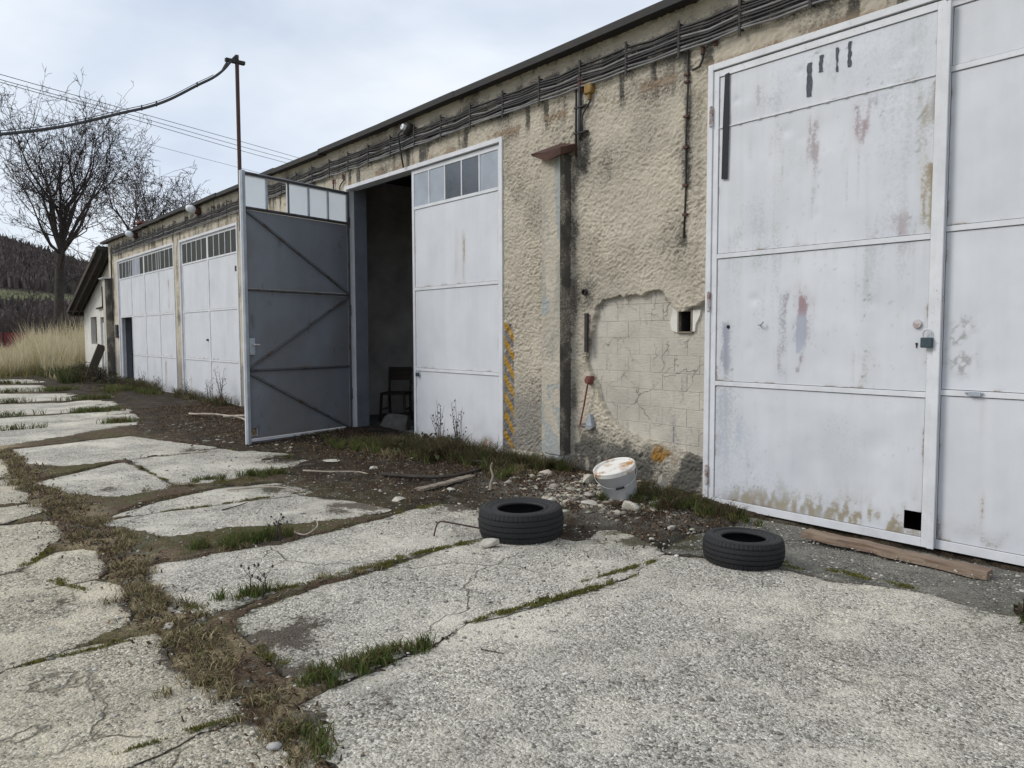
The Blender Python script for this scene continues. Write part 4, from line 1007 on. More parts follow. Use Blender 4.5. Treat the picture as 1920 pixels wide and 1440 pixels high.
# ---- far gates
gl = ['glass_dark'] * 5
for (x0, W, cols, np_, lab, nm, sk) in ((-17.98, 1.745, (), 5, 'distant white gate leaf with five dark panes, left of the narrower far pair', 80, ()),
                                  (-16.235, 1.745, (), 5, 'distant white gate leaf with five dark panes just left of the open grey leaf', 90, ()),
                                  (-23.80, 2.64, (1.32,), 7, 'farthest white gate leaf with an open wicket doorway at its left', 100, ((0, 0), (1, 0))),
                                  (-21.16, 2.64, (1.32,), 7, 'far white gate leaf with seven dark panes and no doorway, right of the wicket', 110, ())):
    st_ = (lambda s, x0=x0: grime(s, 0.45, ((0.75, 0.35, 0.8, 0.04), (1.7, 0.2, 0.8, 0.09), (2.1, 2.0, 2.7, 0.07)) if x0 == -21.16 else ((0.4, 0.1, 0.5, 0.06),)))(nm)
    lf = gate_leaf(lab, x0, WY + 0.012, W, 3.45, (0.88, 1.91, 2.96), cols, (2.96, 3.4, np_), gl if x0 != -23.80 else ['glass_dark', 'glass_dark', 'glass_clear', 'glass_dark', 'glass_pale', 'glass_pale', 'glass_dark'], st=0.06, stain=st_, seedb=nm, skip_sheet=sk, z0=0.0)
    if x0 == -23.80:                           # wicket door standing ajar inwards
        W1 = 1.20
        build('wicket_frame', MB().box((0.052, -0.006, 0.062), (0.085, 0.02, 1.885)).box((1.27, -0.006, 0.062), (1.30, 0.02, 1.885)), M['white_trim'], lf, local=True)
        a = R(52); hx, hy = 1.265, 0.03
        wd = build('wicket_door', MB().bar((hx, hy, 0.97), (hx - W1 * math.cos(a), hy + W1 * math.sin(a), 0.97), 0.03, 1.80, up=(0, 0, 1)), M['grey_steel'], lf, local=True, bevel=0.003)
        build('door_knob', MB().lathe([(0, -0.03), (0.03, -0.02), (0.03, 0.02), (0, 0.03)], 8, M=Matrix.Translation((1.29, -0.04, 0.9))), M['black'], wd, local=True)
    if x0 == -17.98: build('latch', MB().box((1.62, -0.04, 1.28), (1.69, -0.012, 1.32)), M['dark_iron'], lf, local=True)
    if x0 == -16.235: build('bolt_box', MB().box((1.66, -0.05, 2.60), (1.74, -0.013, 2.70)), M['dark_iron'], lf, local=True)

# padlocks
def padlock(loc, s, label):
    p = empty('padlock', loc, label, 'padlock', rz=0)
    M['lock_body'] = M.get('lock_body') or simple('painted_lock_body', (0.05, 0.075, 0.09), 0.45, 0.2, 0.3, 30, 0.1, 0.001)
    build('lock_body', MB().box((-0.030 * s, -0.012 * s, -0.065 * s), (0.030 * s, 0.012 * s, -0.01 * s)), M['lock_body'], p, bevel=0.004 * s, local=True)
    build('shackle', MB().tube([(0.02 * s * math.cos(t), 0, 0.012 * s + 0.022 * s * math.sin(t)) if 0 < t < 3.1415 else ((0.02 * s if t <= 0 else -0.02 * s), 0, -0.012 * s) for t in (-1, 0.0001, 0.5, 1.05, 1.57, 2.1, 2.64, 3.141, 4)], 0.0045 * s, 6), M['zinc'], p, local=True)
    return p
padlock((-2.13, WY - 0.052, 1.385), 1.2, 'dark padlock hanging on the seam of the big white gate')
padlock((-8.265, WY - 0.02, 0.93), 0.9, 'small dark padlock hanging on the middle gate leaf rail')

# ================================================================== CABLES AND FITTINGS ON THE WALL
run = empty('cable_run', (-12, WY - 0.05, 3.7), 'bundle of dark cables clipped along the garage wall under the eaves', 'cables')
bx = np.concatenate([np.arange(-24.2, -14, 0.85), np.arange(-14.0, -0.5, 0.58)])
for k in range(8):
    z0 = 3.915 - k * 0.027; yy = WY - 0.055 - (k % 3) * 0.008
    path = []
    for i in range(len(bx)):
        sag = 0.0
        zb = z0 - (0.05 if bx[i] < -13 else 0.0)
        path.append((bx[i], yy, zb + random.uniform(-0.006, 0.006)))
        if i < len(bx) - 1:
            m_ = (bx[i] + bx[i + 1]) / 2
            path.append((m_, yy + random.uniform(-0.01, 0.006), zb - random.uniform(0.002, 0.026)))
    if k in (0, 3, 5): path = [(-24.35, yy, z0 - 2.0 + random.uniform(-.2, .2)), (-24.37, yy, z0 - 0.35), (-24.33, yy, z0 - 0.12)] + path
    build('cable', MB().tube(path, 0.0095 if k % 3 else 0.012, 5), M['cable_grey'] if k in (3, 6, 7) else M['cable'], run, smooth=True)
for x in bx:
    lo = random.uniform(3.66, 3.70)
    build('bracket', MB().box((x - 0.011, WY - 0.075, lo), (x + 0.011, WY - 0.066, 3.965)).box((x - 0.008, WY - 0.066, 3.93), (x + 0.008, WY + 0.0, 3.945)).box((x - 0.008, WY - 0.066, 3.72), (x + 0.008, WY + 0.0, 3.732)), M['dark_iron'], run)

def jbox(x, z, r, mat, label, sq=False, tail=None):
    j = empty('junction_box', (x, WY - 0.01, z), label, 'junction box', 'junction boxes below the cables')
    if sq: build('box_body', MB().box((-r, -0.06, -r), (r, 0.01, r)), M[mat], j, bevel=0.01, local=True)
    else: build('box_body', MB().lathe([(0, -0.065), (r * 0.9, -0.062), (r, -0.05), (r, 0.01)], 14, M=Matrix.Rotation(R(90), 4, 'X').inverted() @ Matrix.Scale(-1, 4, (0, 0, 1)) @ Matrix.Identity(4)), M[mat], j, local=True)
    build('box_gland', MB().tube([(0, -0.03, -r * 0.8), (0.0, -0.03, -r - 0.05)], 0.018, 8), M[mat], j, local=True)
    if tail: build('tail_cable', MB().tube([(a, -0.03, b) for a, b in tail], 0.010, 6), M['cable'], j, local=True, smooth=True)
    return j
jbox(-5.30, 3.775, 0.042, 'rust_red', 'square red junction box above the rusty pilaster cap', True)
jbox(-5.20, 3.685, 0.05, 'ochre', 'ochre square junction box right below a red one', True, [(0.0, -0.06), (0.01, -0.12), (-0.05, -0.17), (-0.10, -0.24), (-0.10, -0.42)])
jbox(-3.92, 3.745, 0.052, 'rust', 'large round rusty junction box above the big gate corner', False, [(0, -0.07), (0.0, -0.14), (-0.03, -0.19), (-0.10, -0.20)])
jbox(-3.80, 3.765, 0.036, 'rust', 'small round rusty junction box beside a larger round one', False)
jbox(-10.45, 3.70, 0.05, 'rust_red', 'left round red junction box above the open doorway', False, [(0, -0.05), (0, -0.2)])
jbox(-10.15, 3.73, 0.055, 'rust_red', 'right round red junction box above the open doorway with bent tail', False, [(0.02, -0.06), (0.03, -0.13), (-0.06, -0.17), (-0.10, -0.20), (-0.10, -0.25)])

dc = empty('drop_conduit', (-5.36, WY - 0.02, 3.2), 'pair of dark conduits dropping beside the pilaster cap', 'conduit')
for (dx, z1, mt) in ((-5.385, 3.10, 'dark_iron'), (-5.355, 3.18, 'cable_grey'), (-5.33, 3.24, 'cable')):
    build('conduit', MB().tube([(dx, WY - 0.035, 3.84), (dx + 0.004, WY - 0.035, 3.6), (dx, WY - 0.035, 3.4), (dx + 0.004, WY - 0.035, z1)], 0.011, 6), M[mt], dc, smooth=True)
for z in (3.54, 3.30): build('clip', MB().box((-5.40, WY - 0.05, z), (-5.23, WY - 0.005, z + 0.014)), M['dark_iron'], dc)
ec = empty('earthing_rod', (-4.09, WY - 0.02, 2.2), 'thin rusty rod running down the wall left of the big gate', 'rod')
build('rod', MB().tube([(-4.075, WY - 0.03, 3.80), (-4.07, WY - 0.032, 3.4), (-4.085, WY - 0.03, 3.0), (-4.08, WY - 0.03, 2.6), (-4.095, WY - 0.03, 2.20)], 0.008, 6), M['dark_iron'], ec, smooth=True)
for z in (3.52, 3.46, 3.18, 2.93, 2.62, 2.38): build('clip', MB().box((-4.105, WY - 0.045, z), (-4.06, WY - 0.005, z + 0.018)), M['rust'], ec)

def lamp(x, z, label, broken=False):
    l = empty('wall_lamp', (x, WY, z), label, 'lamp', 'bulkhead lamps along the eaves')
    Mx = Matrix.Rotation(R(90 - 12), 4, 'X')
    build('lamp_base', MB().lathe([(0, -0.0), (0.07, 0.0), (0.078, 0.02), (0.078, 0.10), (0.06, 0.125), (0.0, 0.125)], 16, M=Mx), M['dark_iron'] if broken else M['rust'], l, local=True)
    if broken: build('lamp_socket', MB().lathe([(0, 0.12), (0.035, 0.12), (0.035, 0.165), (0.015, 0.17), (0.012, 0.15), (0, 0.15)], 12, M=Mx), M['plastic'], l, local=True)
    else: build('lamp_globe', MB().lathe([(0.062, 0.125), (0.075, 0.15), (0.08, 0.21), (0.068, 0.27), (0.035, 0.305), (0, 0.315)], 16, M=Mx), M['lamp_glass'], l, local=True, smooth=True)
    return l
lamp(-8.33, 3.93, 'dark wall lamp without its globe above the middle gate', True)
build('lamp_cable', MB().tube([(-8.36, WY - 0.12, 3.95), (-8.46, WY - 0.14, 3.90), (-8.48, WY - 0.10, 3.72), (-8.47, WY - 0.06, 3.50)], 0.012, 6), M['cable'], [o for o in bpy.data.objects if o.name == 'wall_lamp'][0], smooth=True)
lamp(-16.55, 3.95, 'white globe wall lamp above the narrower far gate')
lamp(-21.6, 3.95, 'farthest white globe wall lamp near the far roof corner')

fl = build('iron_flat_bar', MB().box((-5.255, WY - 0.045, 1.23), (-5.215, WY - 0.02, 1.60)), M['dark_iron'], bevel=0.003)
tag(fl, 'short dark upright iron bar set in the wall beside the bare patch', 'bar')
lv = empty('wall_lever', (-5.19, WY - 0.05, 0.9), 'rusty lever rod hanging from a red pivot on the wall', 'lever')
build('pivot', MB().lathe([(0, -0.02), (0.035, -0.018), (0.04, 0.0), (0.04, 0.05)], 12, M=Matrix.Translation((0.0, 0.0, 0.06)) @ Matrix.Rotation(R(-90), 4, 'X')).box((-0.03, 0.0, 0.03), (0.03, 0.05, 0.10)), M['rust_red'], lv, local=True)
build('lever_rod', MB().tube([(0.01, -0.02, 0.08), (0.015, -0.022, 0.03), (-0.04, -0.022, -0.2), (-0.088, -0.022, -0.37), (-0.075, -0.022, -0.385), (-0.02, -0.022, -0.39)], 0.009, 6), M['rust_red'], lv, local=True, smooth=True)
sp = empty('drain_spout', (-5.19, WY - 0.02, 0.5), 'small dark grey drain mouth in the wall under the lever', 'drain')
build('spout_lip', MB().add([(-0.10, -0.05, 0.035), (0.08, -0.05, 0.02), (0.05, -0.06, -0.01), (-0.06, -0.06, 0.0), (-0.10, 0.01, 0.04), (0.08, 0.01, 0.025), (0.05, 0.01, -0.01), (-0.06, 0.01, 0.0)], [(0, 3, 2, 1), (0, 1, 5, 4), (1, 2, 6, 5), (2, 3, 7, 6), (3, 0, 4, 7)]), M['mortar'], sp, local=True)
build('spout_fin', MB().add([(-0.02, -0.045, 0.03), (0.06, -0.045, 0.025), (0.035, -0.04, 0.14), (0.01, -0.04, 0.13), (-0.02, 0.0, 0.03), (0.06, 0.0, 0.025), (0.035, 0.0, 0.14), (0.01, 0.0, 0.13)], [(0, 1, 2, 3), (1, 5, 6, 2), (4, 0, 3, 7), (3, 2, 6, 7)]), M['grey_steel'], sp, local=True)
mt_ = empty('socket_box', (-24.05, WY - 0.02, 1.35), 'dark broken socket box on the wall by the far wicket', 'box')
build('box_body', MB().box((-0.10, -0.05, -0.02), (0.10, 0.01, 0.35)), M['dark_iron'], mt_, local=True, bevel=0.01)
vt = build('vent_pipe', MB().lathe([(0.022, -0.01), (0.03, -0.01), (0.03, 0.04), (0.022, 0.04)], 12, close=True, M=Matrix.Translation((-5.27, WY - 0.03, 1.80)) @ Matrix.Rotation(R(-90), 4, 'X')), M['dark_iron'])
tag(vt, 'small round dark pipe end in the roughcast above the bare patch', 'pipe')

# ================================================================== MAST AND WIRES
mast = empty('cable_mast', (-14.16, 5.2, 3.4), 'dark red iron cable mast rising above the eaves', 'mast')
build('mast_pole', MB().tube([(-14.16, 5.2, 3.3), (-14.16, 5.2, 6.45)], 0.036, 10), M['rust'], mast)
build('crossbar', MB().box((-14.20, 4.99, 6.30), (-14.12, 5.34, 6.36)), M['dark_iron'], mast, bevel=0.004)
build('strainer', MB().tube([(-14.15, 5.02, 6.30), (-14.12, 4.98, 6.20), (-14.08, 4.9, 6.10)], [0.012, 0.03, 0.012], 8), M['dark_iron'], mast)
def smoothpath(P, n=6):
    P = [Vector(p) for p in P]; out = []
    for i in range(len(P) - 1):
        p0 = P[max(i - 1, 0)]; p1 = P[i]; p2 = P[i + 1]; p3 = P[min(i + 2, len(P) - 1)]
        for k in range(n):
            t = k / n
            out.append(0.5 * ((2 * p1) + (p2 - p0) * t + (2 * p0 - 5 * p1 + 4 * p2 - p3) * t * t + (3 * p1 - p0 - 3 * p2 + p3) * t ** 3))
    return out + [P[-1]]
sv = empty('overhead_cable', (-12.7, 2.2, 4.0), 'thick black overhead cable sagging from the mast to the left', 'cable')
SVC = [(-14.13,5.2,6.36),(-14.14,5.19,6.43),(-14.15,5.12,6.36),(-14.09,4.94,6.13),(-14.00,4.72,5.92),(-13.85,4.39,5.68),(-13.71,3.91,5.33),(-13.49,3.51,5.08),(-13.20,3.05,4.84),(-12.73,2.16,4.39),(-12.21,1.33,4.04),(-11.60,0.46,3.72),(-11.13,-0.24,3.56),(-8.5,-4.0,3.6)]
pp = smoothpath(SVC)
build('cable', MB().tube(pp, 0.022, 8), M['cable'], sv, smooth=True)
build('carrier_wire', MB().tube([p + Vector((0, 0, 0.045)) for p in pp[24:]], 0.006, 5), M['cable'], sv, smooth=True)
for i in (30, 40, 44, 52, 60): build('cable_tie', MB().tube([pp[i] + Vector((0, 0, -0.03)), pp[i] + Vector((0, 0, 0.055))], 0.012, 6), M['cable'], sv)
WR = {'topmost thin power line crossing behind the big bare tree': [(-34.85,-1.90,11.98),(-42.49,4.73,13.29),(-46.64,10.78,13.79),(-52.66,19.30,14.53),(-57.71,25.86,15.20),(-62.92,35.34,15.54)],
      'second thin power line from the top across the sky': [(-34.84,-1.91,11.80),(-42.47,4.72,13.05),(-46.63,10.77,13.56),(-52.65,19.29,14.20),(-57.70,25.84,14.87),(-62.90,35.33,15.16)],
      'third thin power line from the top across the sky': [(-34.84,-1.92,11.70),(-42.47,4.71,12.93),(-46.62,10.76,13.36),(-52.63,19.28,13.91),(-57.68,25.83,14.54),(-62.88,35.31,14.77)],
      'faint single wire below the three power lines': [(-55.68,-3.12,16.66),(-60.60,6.66,16.35),(-64.21,13.33,16.49),(-70.78,25.88,16.64),(-74.90,33.50,16.80)],
      'lowest faint wire in front of the wooded hill': [(-82.90,-5.23,11.40),(-84.24,8.80,10.10),(-85.48,16.72,9.56),(-85.60,22.85,9.08)]}
for i, (lb, P) in enumerate(WR.items()):
    o = build('power_line', MB().tube(smoothpath(P, 4), 0.016 if i < 3 else 0.014, 4), M['cable']); tag(o, lb, 'wire', 'power lines across the sky')

# ================================================================== ANNEX, CHIMNEY
ax = empty('annex', (-27.3, 5.4, 0), 'small whitewashed annex with steep dark wooden roof at the far garage end', 'outbuilding')
A0, A1, AY = -29.6, -25.02, 5.4
zr = lambda x: 2.36 + (x + 29.4) * 0.352
def apoly(pts, y0, y1, name, mat, parent):
    n = len(pts)
    return build(name, MB().add([(p[0], y0, p[1]) for p in pts] + [(p[0], y1, p[1]) for p in pts], [tuple(range(n)), tuple(range(n, 2 * n))[::-1]] + [(i, i + n, (i + 1) % n + n, (i + 1) % n) for i in range(n)]), M[mat], parent)
# front wall in pieces round the openings
wl = MB()
def wp(x0, x1, z0, z1=None):
    t0 = z1 if z1 is not None else zr(x0) - 0.06; t1 = z1 if z1 is not None else zr(x1) - 0.06
    wl.add([(x0, AY, z0), (x1, AY, z0), (x1, AY, t1), (x0, AY, t0), (x0, AY + 0.3, z0), (x1, AY + 0.3, z0), (x1, AY + 0.3, t1), (x0, AY + 0.3, t0)], [(0, 1, 2, 3), (5, 4, 7, 6), (4, 0, 3, 7), (1, 5, 6, 2), (3, 2, 6, 7)])
wp(A0, -28.55, -0.1); wp(-28.55, -27.65, -0.1, 1.12); wp(-28.55, -27.65, 2.0); wp(-27.65, -27.1, -0.1); wp(-27.1, -26.3, 1.97); wp(-26.3, A1, -0.1)
build('wall', wl, M['white_wall'], ax)
build('side_wall', MB().box((A0 + 0.002, AY + 0.3, -0.1), (A0 + 0.3, 9.0, 2.2)), M['white_wall'], ax)
wn = build('window', MB().box((-28.55, AY + 0.14, 1.12), (-28.49, AY + 0.2, 2.0)).box((-27.71, AY + 0.14, 1.12), (-27.65, AY + 0.2, 2.0)).box((-28.13, AY + 0.14, 1.18), (-28.07, AY + 0.2, 1.94)).box((-28.49, AY + 0.14, 1.12), (-27.71, AY + 0.2, 1.18)).box((-28.49, AY + 0.14, 1.94), (-27.71, AY + 0.2, 2.0)), M['wood_grey'], ax)
build('pane', MB().box((-28.49, AY + 0.165, 1.18), (-28.13, AY + 0.172, 1.94)), M['glass_dark'], wn)
build('pane', MB().box((-28.07, AY + 0.165, 1.18), (-27.71, AY + 0.172, 1.94)), M['glass_dark'], wn)
build('door', MB().box((-27.1, AY + 0.06, -0.05), (-26.3, AY + 0.11, 1.80)), M['white_trim'], ax)
build('transom', MB().box((-27.1, AY + 0.12, 1.80), (-26.3, AY + 0.15, 1.97)), M['inner_dark'], ax)
rf = apoly([(-29.75, zr(-29.75)), (A1 - 0.0, zr(A1)), (A1, zr(A1) + 0.09), (-29.75, zr(-29.75) + 0.09)], 4.96, 9.2, 'roof', 'bitumen', ax)
for (yy, dz, th) in ((4.93, 0.05, 0.13), (5.06, -0.10, 0.10), (5.22, -0.10, 0.10)):
    apoly([(-29.8, zr(-29.8) + dz - th), (A1, zr(A1) + dz - th), (A1, zr(A1) + dz - 0.002 if dz < 0 else zr(A1) + dz), (-29.8, zr(-29.8) + dz - (0.002 if dz < 0 else 0))], yy, yy + 0.025, 'verge_board', 'wood_dark', rf)
build('eave_board', MB().box((-29.79, 4.96, zr(-29.8) - 0.16), (-29.74, 9.2, zr(-29.8) - 0.004)), M['wood_dark'], rf)
build('soffit', MB().box((-29.74, 4.97, zr(-29.8) - 0.16), (-29.6, AY - 0.002, zr(-29.8) - 0.13)), M['wood_dark'], rf)
build('pipe', MB().tube([(-27.3, AY - 0.05, 2.25), (-26.5, AY - 0.05, 2.27), (-26.42, AY - 0.05, 2.32), (-26.4, AY - 0.05, 2.9)], 0.03, 8), M['dark_iron'], ax, smooth=True)

ch = empty('chimney', (-24.3, 6.1, 4.1), 'short dark red brick chimney on the far end of the roof', 'chimney')
build('stack', MB().box((-24.5, 5.95, 4.0), (-24.1, 6.3, 4.62)), M['brick_red'], ch, bevel=0.01)
build('chimney_cap', MB().box((-24.56, 5.9, 4.622), (-24.04, 6.35, 4.69)), M['brick_red'], ch, bevel=0.01)
lp = build('leaning_beam', MB().bar((-24.95, 4.55, 0.0), (-24.9, 4.98, 1.12), 0.22, 0.09, up=(1, 0, 0)), M['wood_dark'], bevel=0.006)
tag(lp, 'weathered beam leaning against the far end pilaster', 'beam')

# ================================================================== INSIDE THE MIDDLE BAY
c = empty('chair', (-11.0, 6.55, -0.02), 'old dark wooden chair standing just inside the doorway', 'chair', rz=R(42))
wdm = M['wood_dark']
for (sx, sy) in ((-0.19, -0.19), (0.19, -0.19)): build('leg', MB().bar((sx * 1.1, sy * 1.15, 0), (sx, sy, 0.44), 0.035, 0.035), wdm, c, local=True)
for sx in (-0.18, 0.18): build('leg', MB().bar((sx, 0.24, 0), (sx, 0.19, 0.44), 0.035, 0.035), wdm, c, local=True); build('back_post', MB().bar((sx, 0.19, 0.44), (sx, 0.25, 0.86), 0.032, 0.03), wdm, c, local=True)
build('seat', MB().box((-0.21, -0.21, 0.44), (0.21, 0.21, 0.475)), wdm, c, local=True, bevel=0.008)
build('backrest', MB().bar((0, 0.225, 0.66), (0, 0.252, 0.88), 0.40, 0.018, up=(0, 1, 0)), wdm, c, local=True)
build('stretcher', MB().bar((-0.19, -0.2, 0.2), (-0.18, 0.22, 0.2), 0.02, 0.02).bar((0.19, -0.2, 0.2), (0.18, 0.22, 0.2), 0.02, 0.02), wdm, c, local=True)

def rock(name, loc, sx, sy, sz, mat, seed, sub=2, sharp=0.35, rot=None):
    r_ = random.Random(seed); bm = bmesh.new(); bmesh.ops.create_icosphere(bm, subdivisions=sub, radius=1.0)
    pl_ = [(Vector((r_.gauss(0, 1), r_.gauss(0, 1), r_.gauss(0, 1))).normalized(), r_.uniform(0.45, 0.8)) for _ in range(13)]
    rm = Matrix.Rotation(rot if rot is not None else r_.uniform(0, 6.28), 4, 'Z')
    for v in bm.verts:
        p = v.co.copy()
        for n_, d in pl_:
            e = p.dot(n_) - d
            if e > 0: p -= n_ * e
        p *= 1 + r_.uniform(-0.05, 0.05) * sharp
        v.co = rm @ Vector((p.x * sx, p.y * sy, p.z * sz))
    mz_ = min(v.co.z for v in bm.verts)
    me = bpy.data.meshes.new(name); bm.to_mesh(me); bm.free(); me.materials.append(mat)
    o = bpy.data.objects.new(name, me); link(o); o.location = (loc[0], loc[1], loc[2] - mz_ * 0.75)
    return o
sk = rock('filled_sack', (-9.95, 5.95, -0.02), 0.42, 0.28, 0.17, simple('grey_sackcloth', (0.12, 0.115, 0.105), 0.95, 0, 0.3, 12, 0.6, 0.006), 77, 4, 0.1, 0.5)
tag(sk, 'slumped grey sack on the floor inside the doorway', 'sack')

# ================================================================== TYRES
def tyre(loc, R0, W, tilt, label):
    t = empty('car_tyre', loc, label, 'tyre', 'discarded tyres on the concrete')
    n = 220
    # tread: crown profile with grooves, cut by fine lateral sipes near both shoulders
    prof = []
    w2 = W / 2; gz = [-0.055, -0.018, 0.018, 0.055]
    zs = [-w2 * 0.84]
    for g_ in gz: zs += [g_ * W / 0.2 - 0.0045, g_ * W / 0.2 - 0.0035, g_ * W / 0.2 + 0.0035, g_ * W / 0.2 + 0.0045]
    zs += [w2 * 0.84]; zs = sorted(zs + list(np.linspace(-w2 * 0.80, w2 * 0.80, 12)))
    def crown(z): return R0 - 0.007 * (z / (w2 * 0.84)) ** 2 * (1 + abs(z / w2))
    def ing(z): return any(abs(z - g_ * W / 0.2) < 0.0042 for g_ in gz)
    vs = []; m = len(zs) + 4
    for k in range(n):
        th = 2 * math.pi * k / n; sip = (k % 4 == 0)
        ring = [(R0 - 0.030, -w2 * 0.97), (R0 - 0.015, -w2 * 0.92)] + [(crown(z) - (0.007 if ing(z) else 0) - (0.0035 if (sip and abs(z) > 0.058 * W / 0.2) else 0) - (0.0012 if ((k + int(abs(z) * 400)) % 5 == 0 and abs(z) <= 0.058 * W / .2) else 0), z) for z in zs] + [(R0 - 0.015, w2 * 0.92), (R0 - 0.030, w2 * 0.97)]
        ring = [(r_ - (0.003 if (sip and 1 <= i_ <= 1 or sip and i_ == len(ring) - 2) else 0), z) for i_, (r_, z) in enumerate(ring)]
        vs += [(r_ * math.cos(th), r_ * math.sin(th), z + w2) for r_, z in ring]
    m = len(vs) // n
    fs = [(k * m + i, ((k + 1) % n) * m + i, ((k + 1) % n) * m + i + 1, k * m + i + 1) for k in range(n) for i in range(m - 1)]
    build('tread', MB().add(vs, fs), M['tyre'], t, local=True)
    rb = R0 * 0.545
    def side(s):
        pr = [(R0 - 0.030, w2 * 0.97), (R0 - 0.045, w2 * 1.0), (R0 - 0.052, w2 * 1.0), (R0 - 0.054, w2 * 0.975), (R0 - 0.065, w2 * 0.985), (R0 * 0.76, w2 * 0.99), (R0 * 0.70, w2 * 0.93), (rb + 0.022, w2 * 0.84), (rb + 0.020, w2 * 0.875), (rb + 0.006, w2 * 0.87), (rb, w2 * 0.82), (rb, w2 * 0.68), (rb + 0.02, w2 * 0.66), (R0 * 0.80, w2 * 0.84), (R0 * 0.93, w2 * 0.78), (R0 - 0.016, w2 * 0.4), (R0 - 0.014, 0.0)]
        return [(r_, s * z + w2) for r_, z in pr]
    for s in (1, -1): build('sidewall', MB().lathe(side(s), 96), M['tyre_side'], t, local=True, smooth=True)
    t.rotation_euler = tilt
    return t
tyre((-4.07, 3.42, 0.0), 0.299, 0.204, (R(1.0), R(-0.5), 0.4), 'black car tyre lying flat in the yard left of the white bucket')
tyre((-2.71, 4.07, -0.004), 0.246, 0.163, (R(0.5), R(1.2), 1.9), 'black car tyre lying flat in front of the big white gate')

# ================================================================== BUCKET
bk = empty('paint_bucket', (-4.27, 4.68, 0.03), 'white plastic bucket with rust stained lid tilted in the rubble', 'bucket')
build('bucket_body', MB().lathe([(0, 0.0), (0.128, 0.0), (0.135, 0.008), (0.160, 0.27), (0.168, 0.272), (0.168, 0.285), (0.162, 0.287)], 40), M['plastic'], bk, local=True, smooth=True)
ld = build('bucket_lid', MB().lathe([(0.174, 0.268), (0.177, 0.272), (0.177, 0.305), (0.170, 0.312), (0.160, 0.308), (0.155, 0.292), (0.0, 0.294)], 40), M['lid'], bk, local=True, smooth=False)
hp = [(0.166 * math.cos(a), 0.166 * math.sin(a), 0.255) for a in (0,)]
hd = []
for i in range(17):
    a = math.pi * i / 16
    hd.append((0.176 * math.cos(a), -0.178 * math.sin(a), 0.262 - 0.085 * math.sin(a)))
build('bucket_handle', MB().tube(hd, 0.0022, 5), M['zinc'], bk, local=True, smooth=True)
build('handle_grip', MB().tube([hd[7], hd[8], hd[9]], 0.010, 8), M['black'], bk, local=True)
bk.rotation_mode = 'XYZ'
# lean: the top goes left as seen from the yard and a little towards it
rt = Vector((0.634, 0.773, 0)); fw = Vector((-0.771, 0.633, 0))
bk.rotation_mode = 'QUATERNION'
from mathutils import Quaternion
bk.rotation_quaternion = Quaternion(fw, R(-15)) @ Quaternion(rt, R(9)) @ Quaternion((0, 0, 1), R(39.4 + 8))

# ================================================================== PLANKS, STICKS, ROD
def plank(name, p, q, w, h, mat, label, cat, jag=0.01, n=14, seed=1):
    """board with an uneven edge"""
    rr = random.Random(seed); p = Vector(p); q = Vector(q); d = (q - p); L = d.length; d.normalize(); s = d.cross(Vector((0, 0, 1))).normalized(); u = s.cross(d)
    vs = []
    for i in range(n + 1):
        c_ = p + d * (L * i / n); w1 = w / 2 + rr.uniform(-jag, jag); w2 = w / 2 + rr.uniform(-jag, jag); hh = h + rr.uniform(-jag, jag) * 0.3
        vs += [c_ - s * w1, c_ + s * w2, c_ + s * (w2 - 0.004) + u * hh, c_ - s * (w1 - 0.004) + u * hh]
    fs = [(3, 2, 1, 0), (n * 4, n * 4 + 1, n * 4 + 2, n * 4 + 3)]
    for i in range(n):
        for k in range(4): fs.append((i * 4 + k, i * 4 + (k + 1) % 4, (i + 1) * 4 + (k + 1) % 4, (i + 1) * 4 + k))
    o = build(name, MB().add(vs, fs), M[mat]); tag(o, label, cat); return o
plank('plank', (-2.76, 4.90, 0.0), (-1.63, 4.93, -0.025), 0.12, 0.045, 'wood_brown', 'long brown board with bark lying below the big gate', 'plank', 0.014)
def stick(path, r, mat, label, cat='branch', group=None):
    P = smoothpath(path, 5); n = len(P); rr = [r * (1 - 0.5 * i / n) * random.uniform(0.85, 1.1) for i in range(n)]
    o = build('branch' if cat == 'branch' else 'stick', MB().tube(P, rr, 6), M[mat]); tag(o, label, cat, group); return o
GB = 'sticks and branches lying about'
stick([(-6.55, 3.75, 0.035), (-6.1, 3.95, 0.05), (-5.95, 4.2, 0.06), (-6.0, 4.6, 0.08)], 0.024, 'bark', 'thick bark-covered branch lying before the middle gate weeds', 'branch', GB)
plank('plank', (-5.72, 3.62, 0.02), (-5.85, 4.32, 0.045), 0.09, 0.02, 'wood_grey', 'grey thin board lying beside the thick branch', 'plank', 0.01, seed=5)
stick([(-5.30, 4.10, 0.02), (-5.31, 4.11, 0.08), (-5.29, 4.12, 0.15), (-5.32, 4.12, 0.22), (-5.30, 4.12, 0.27)], 0.012, 'pale_stick', 'pale stick standing upright behind the left tyre', 'stick', GB)
stick([(-13.9, 4.1, 0.03), (-13.2, 4.0, 0.09), (-12.6, 4.15, 0.12), (-12.0, 4.35, 0.09), (-11.4, 4.2, 0.06)], 0.022, 'pale_stick', 'long pale branch lying left of the open gate leaf', 'branch', GB)
stick([(-12.4, 4.2, 0.10), (-11.9, 4.45, 0.13), (-11.3, 4.5, 0.10)], 0.026, 'pale_stick', 'short pale branch end beside the open gate leaf', 'branch', GB)
stick([(-7.3, 3.25, 0.03), (-7.05, 3.4, 0.035), (-6.85, 3.6, 0.04), (-6.7, 3.66, 0.03)], 0.010, 'pale_stick', 'thin forked twig on the dark earth below the doorway', 'stick', GB)
stick([(-6.9, 2.35, 0.012), (-6.75, 2.55, 0.03), (-6.6, 2.72, 0.035), (-6.35, 2.78, 0.02)], 0.009, 'pale_stick', 'thin curved twig across the mossy slab crack', 'stick', GB)
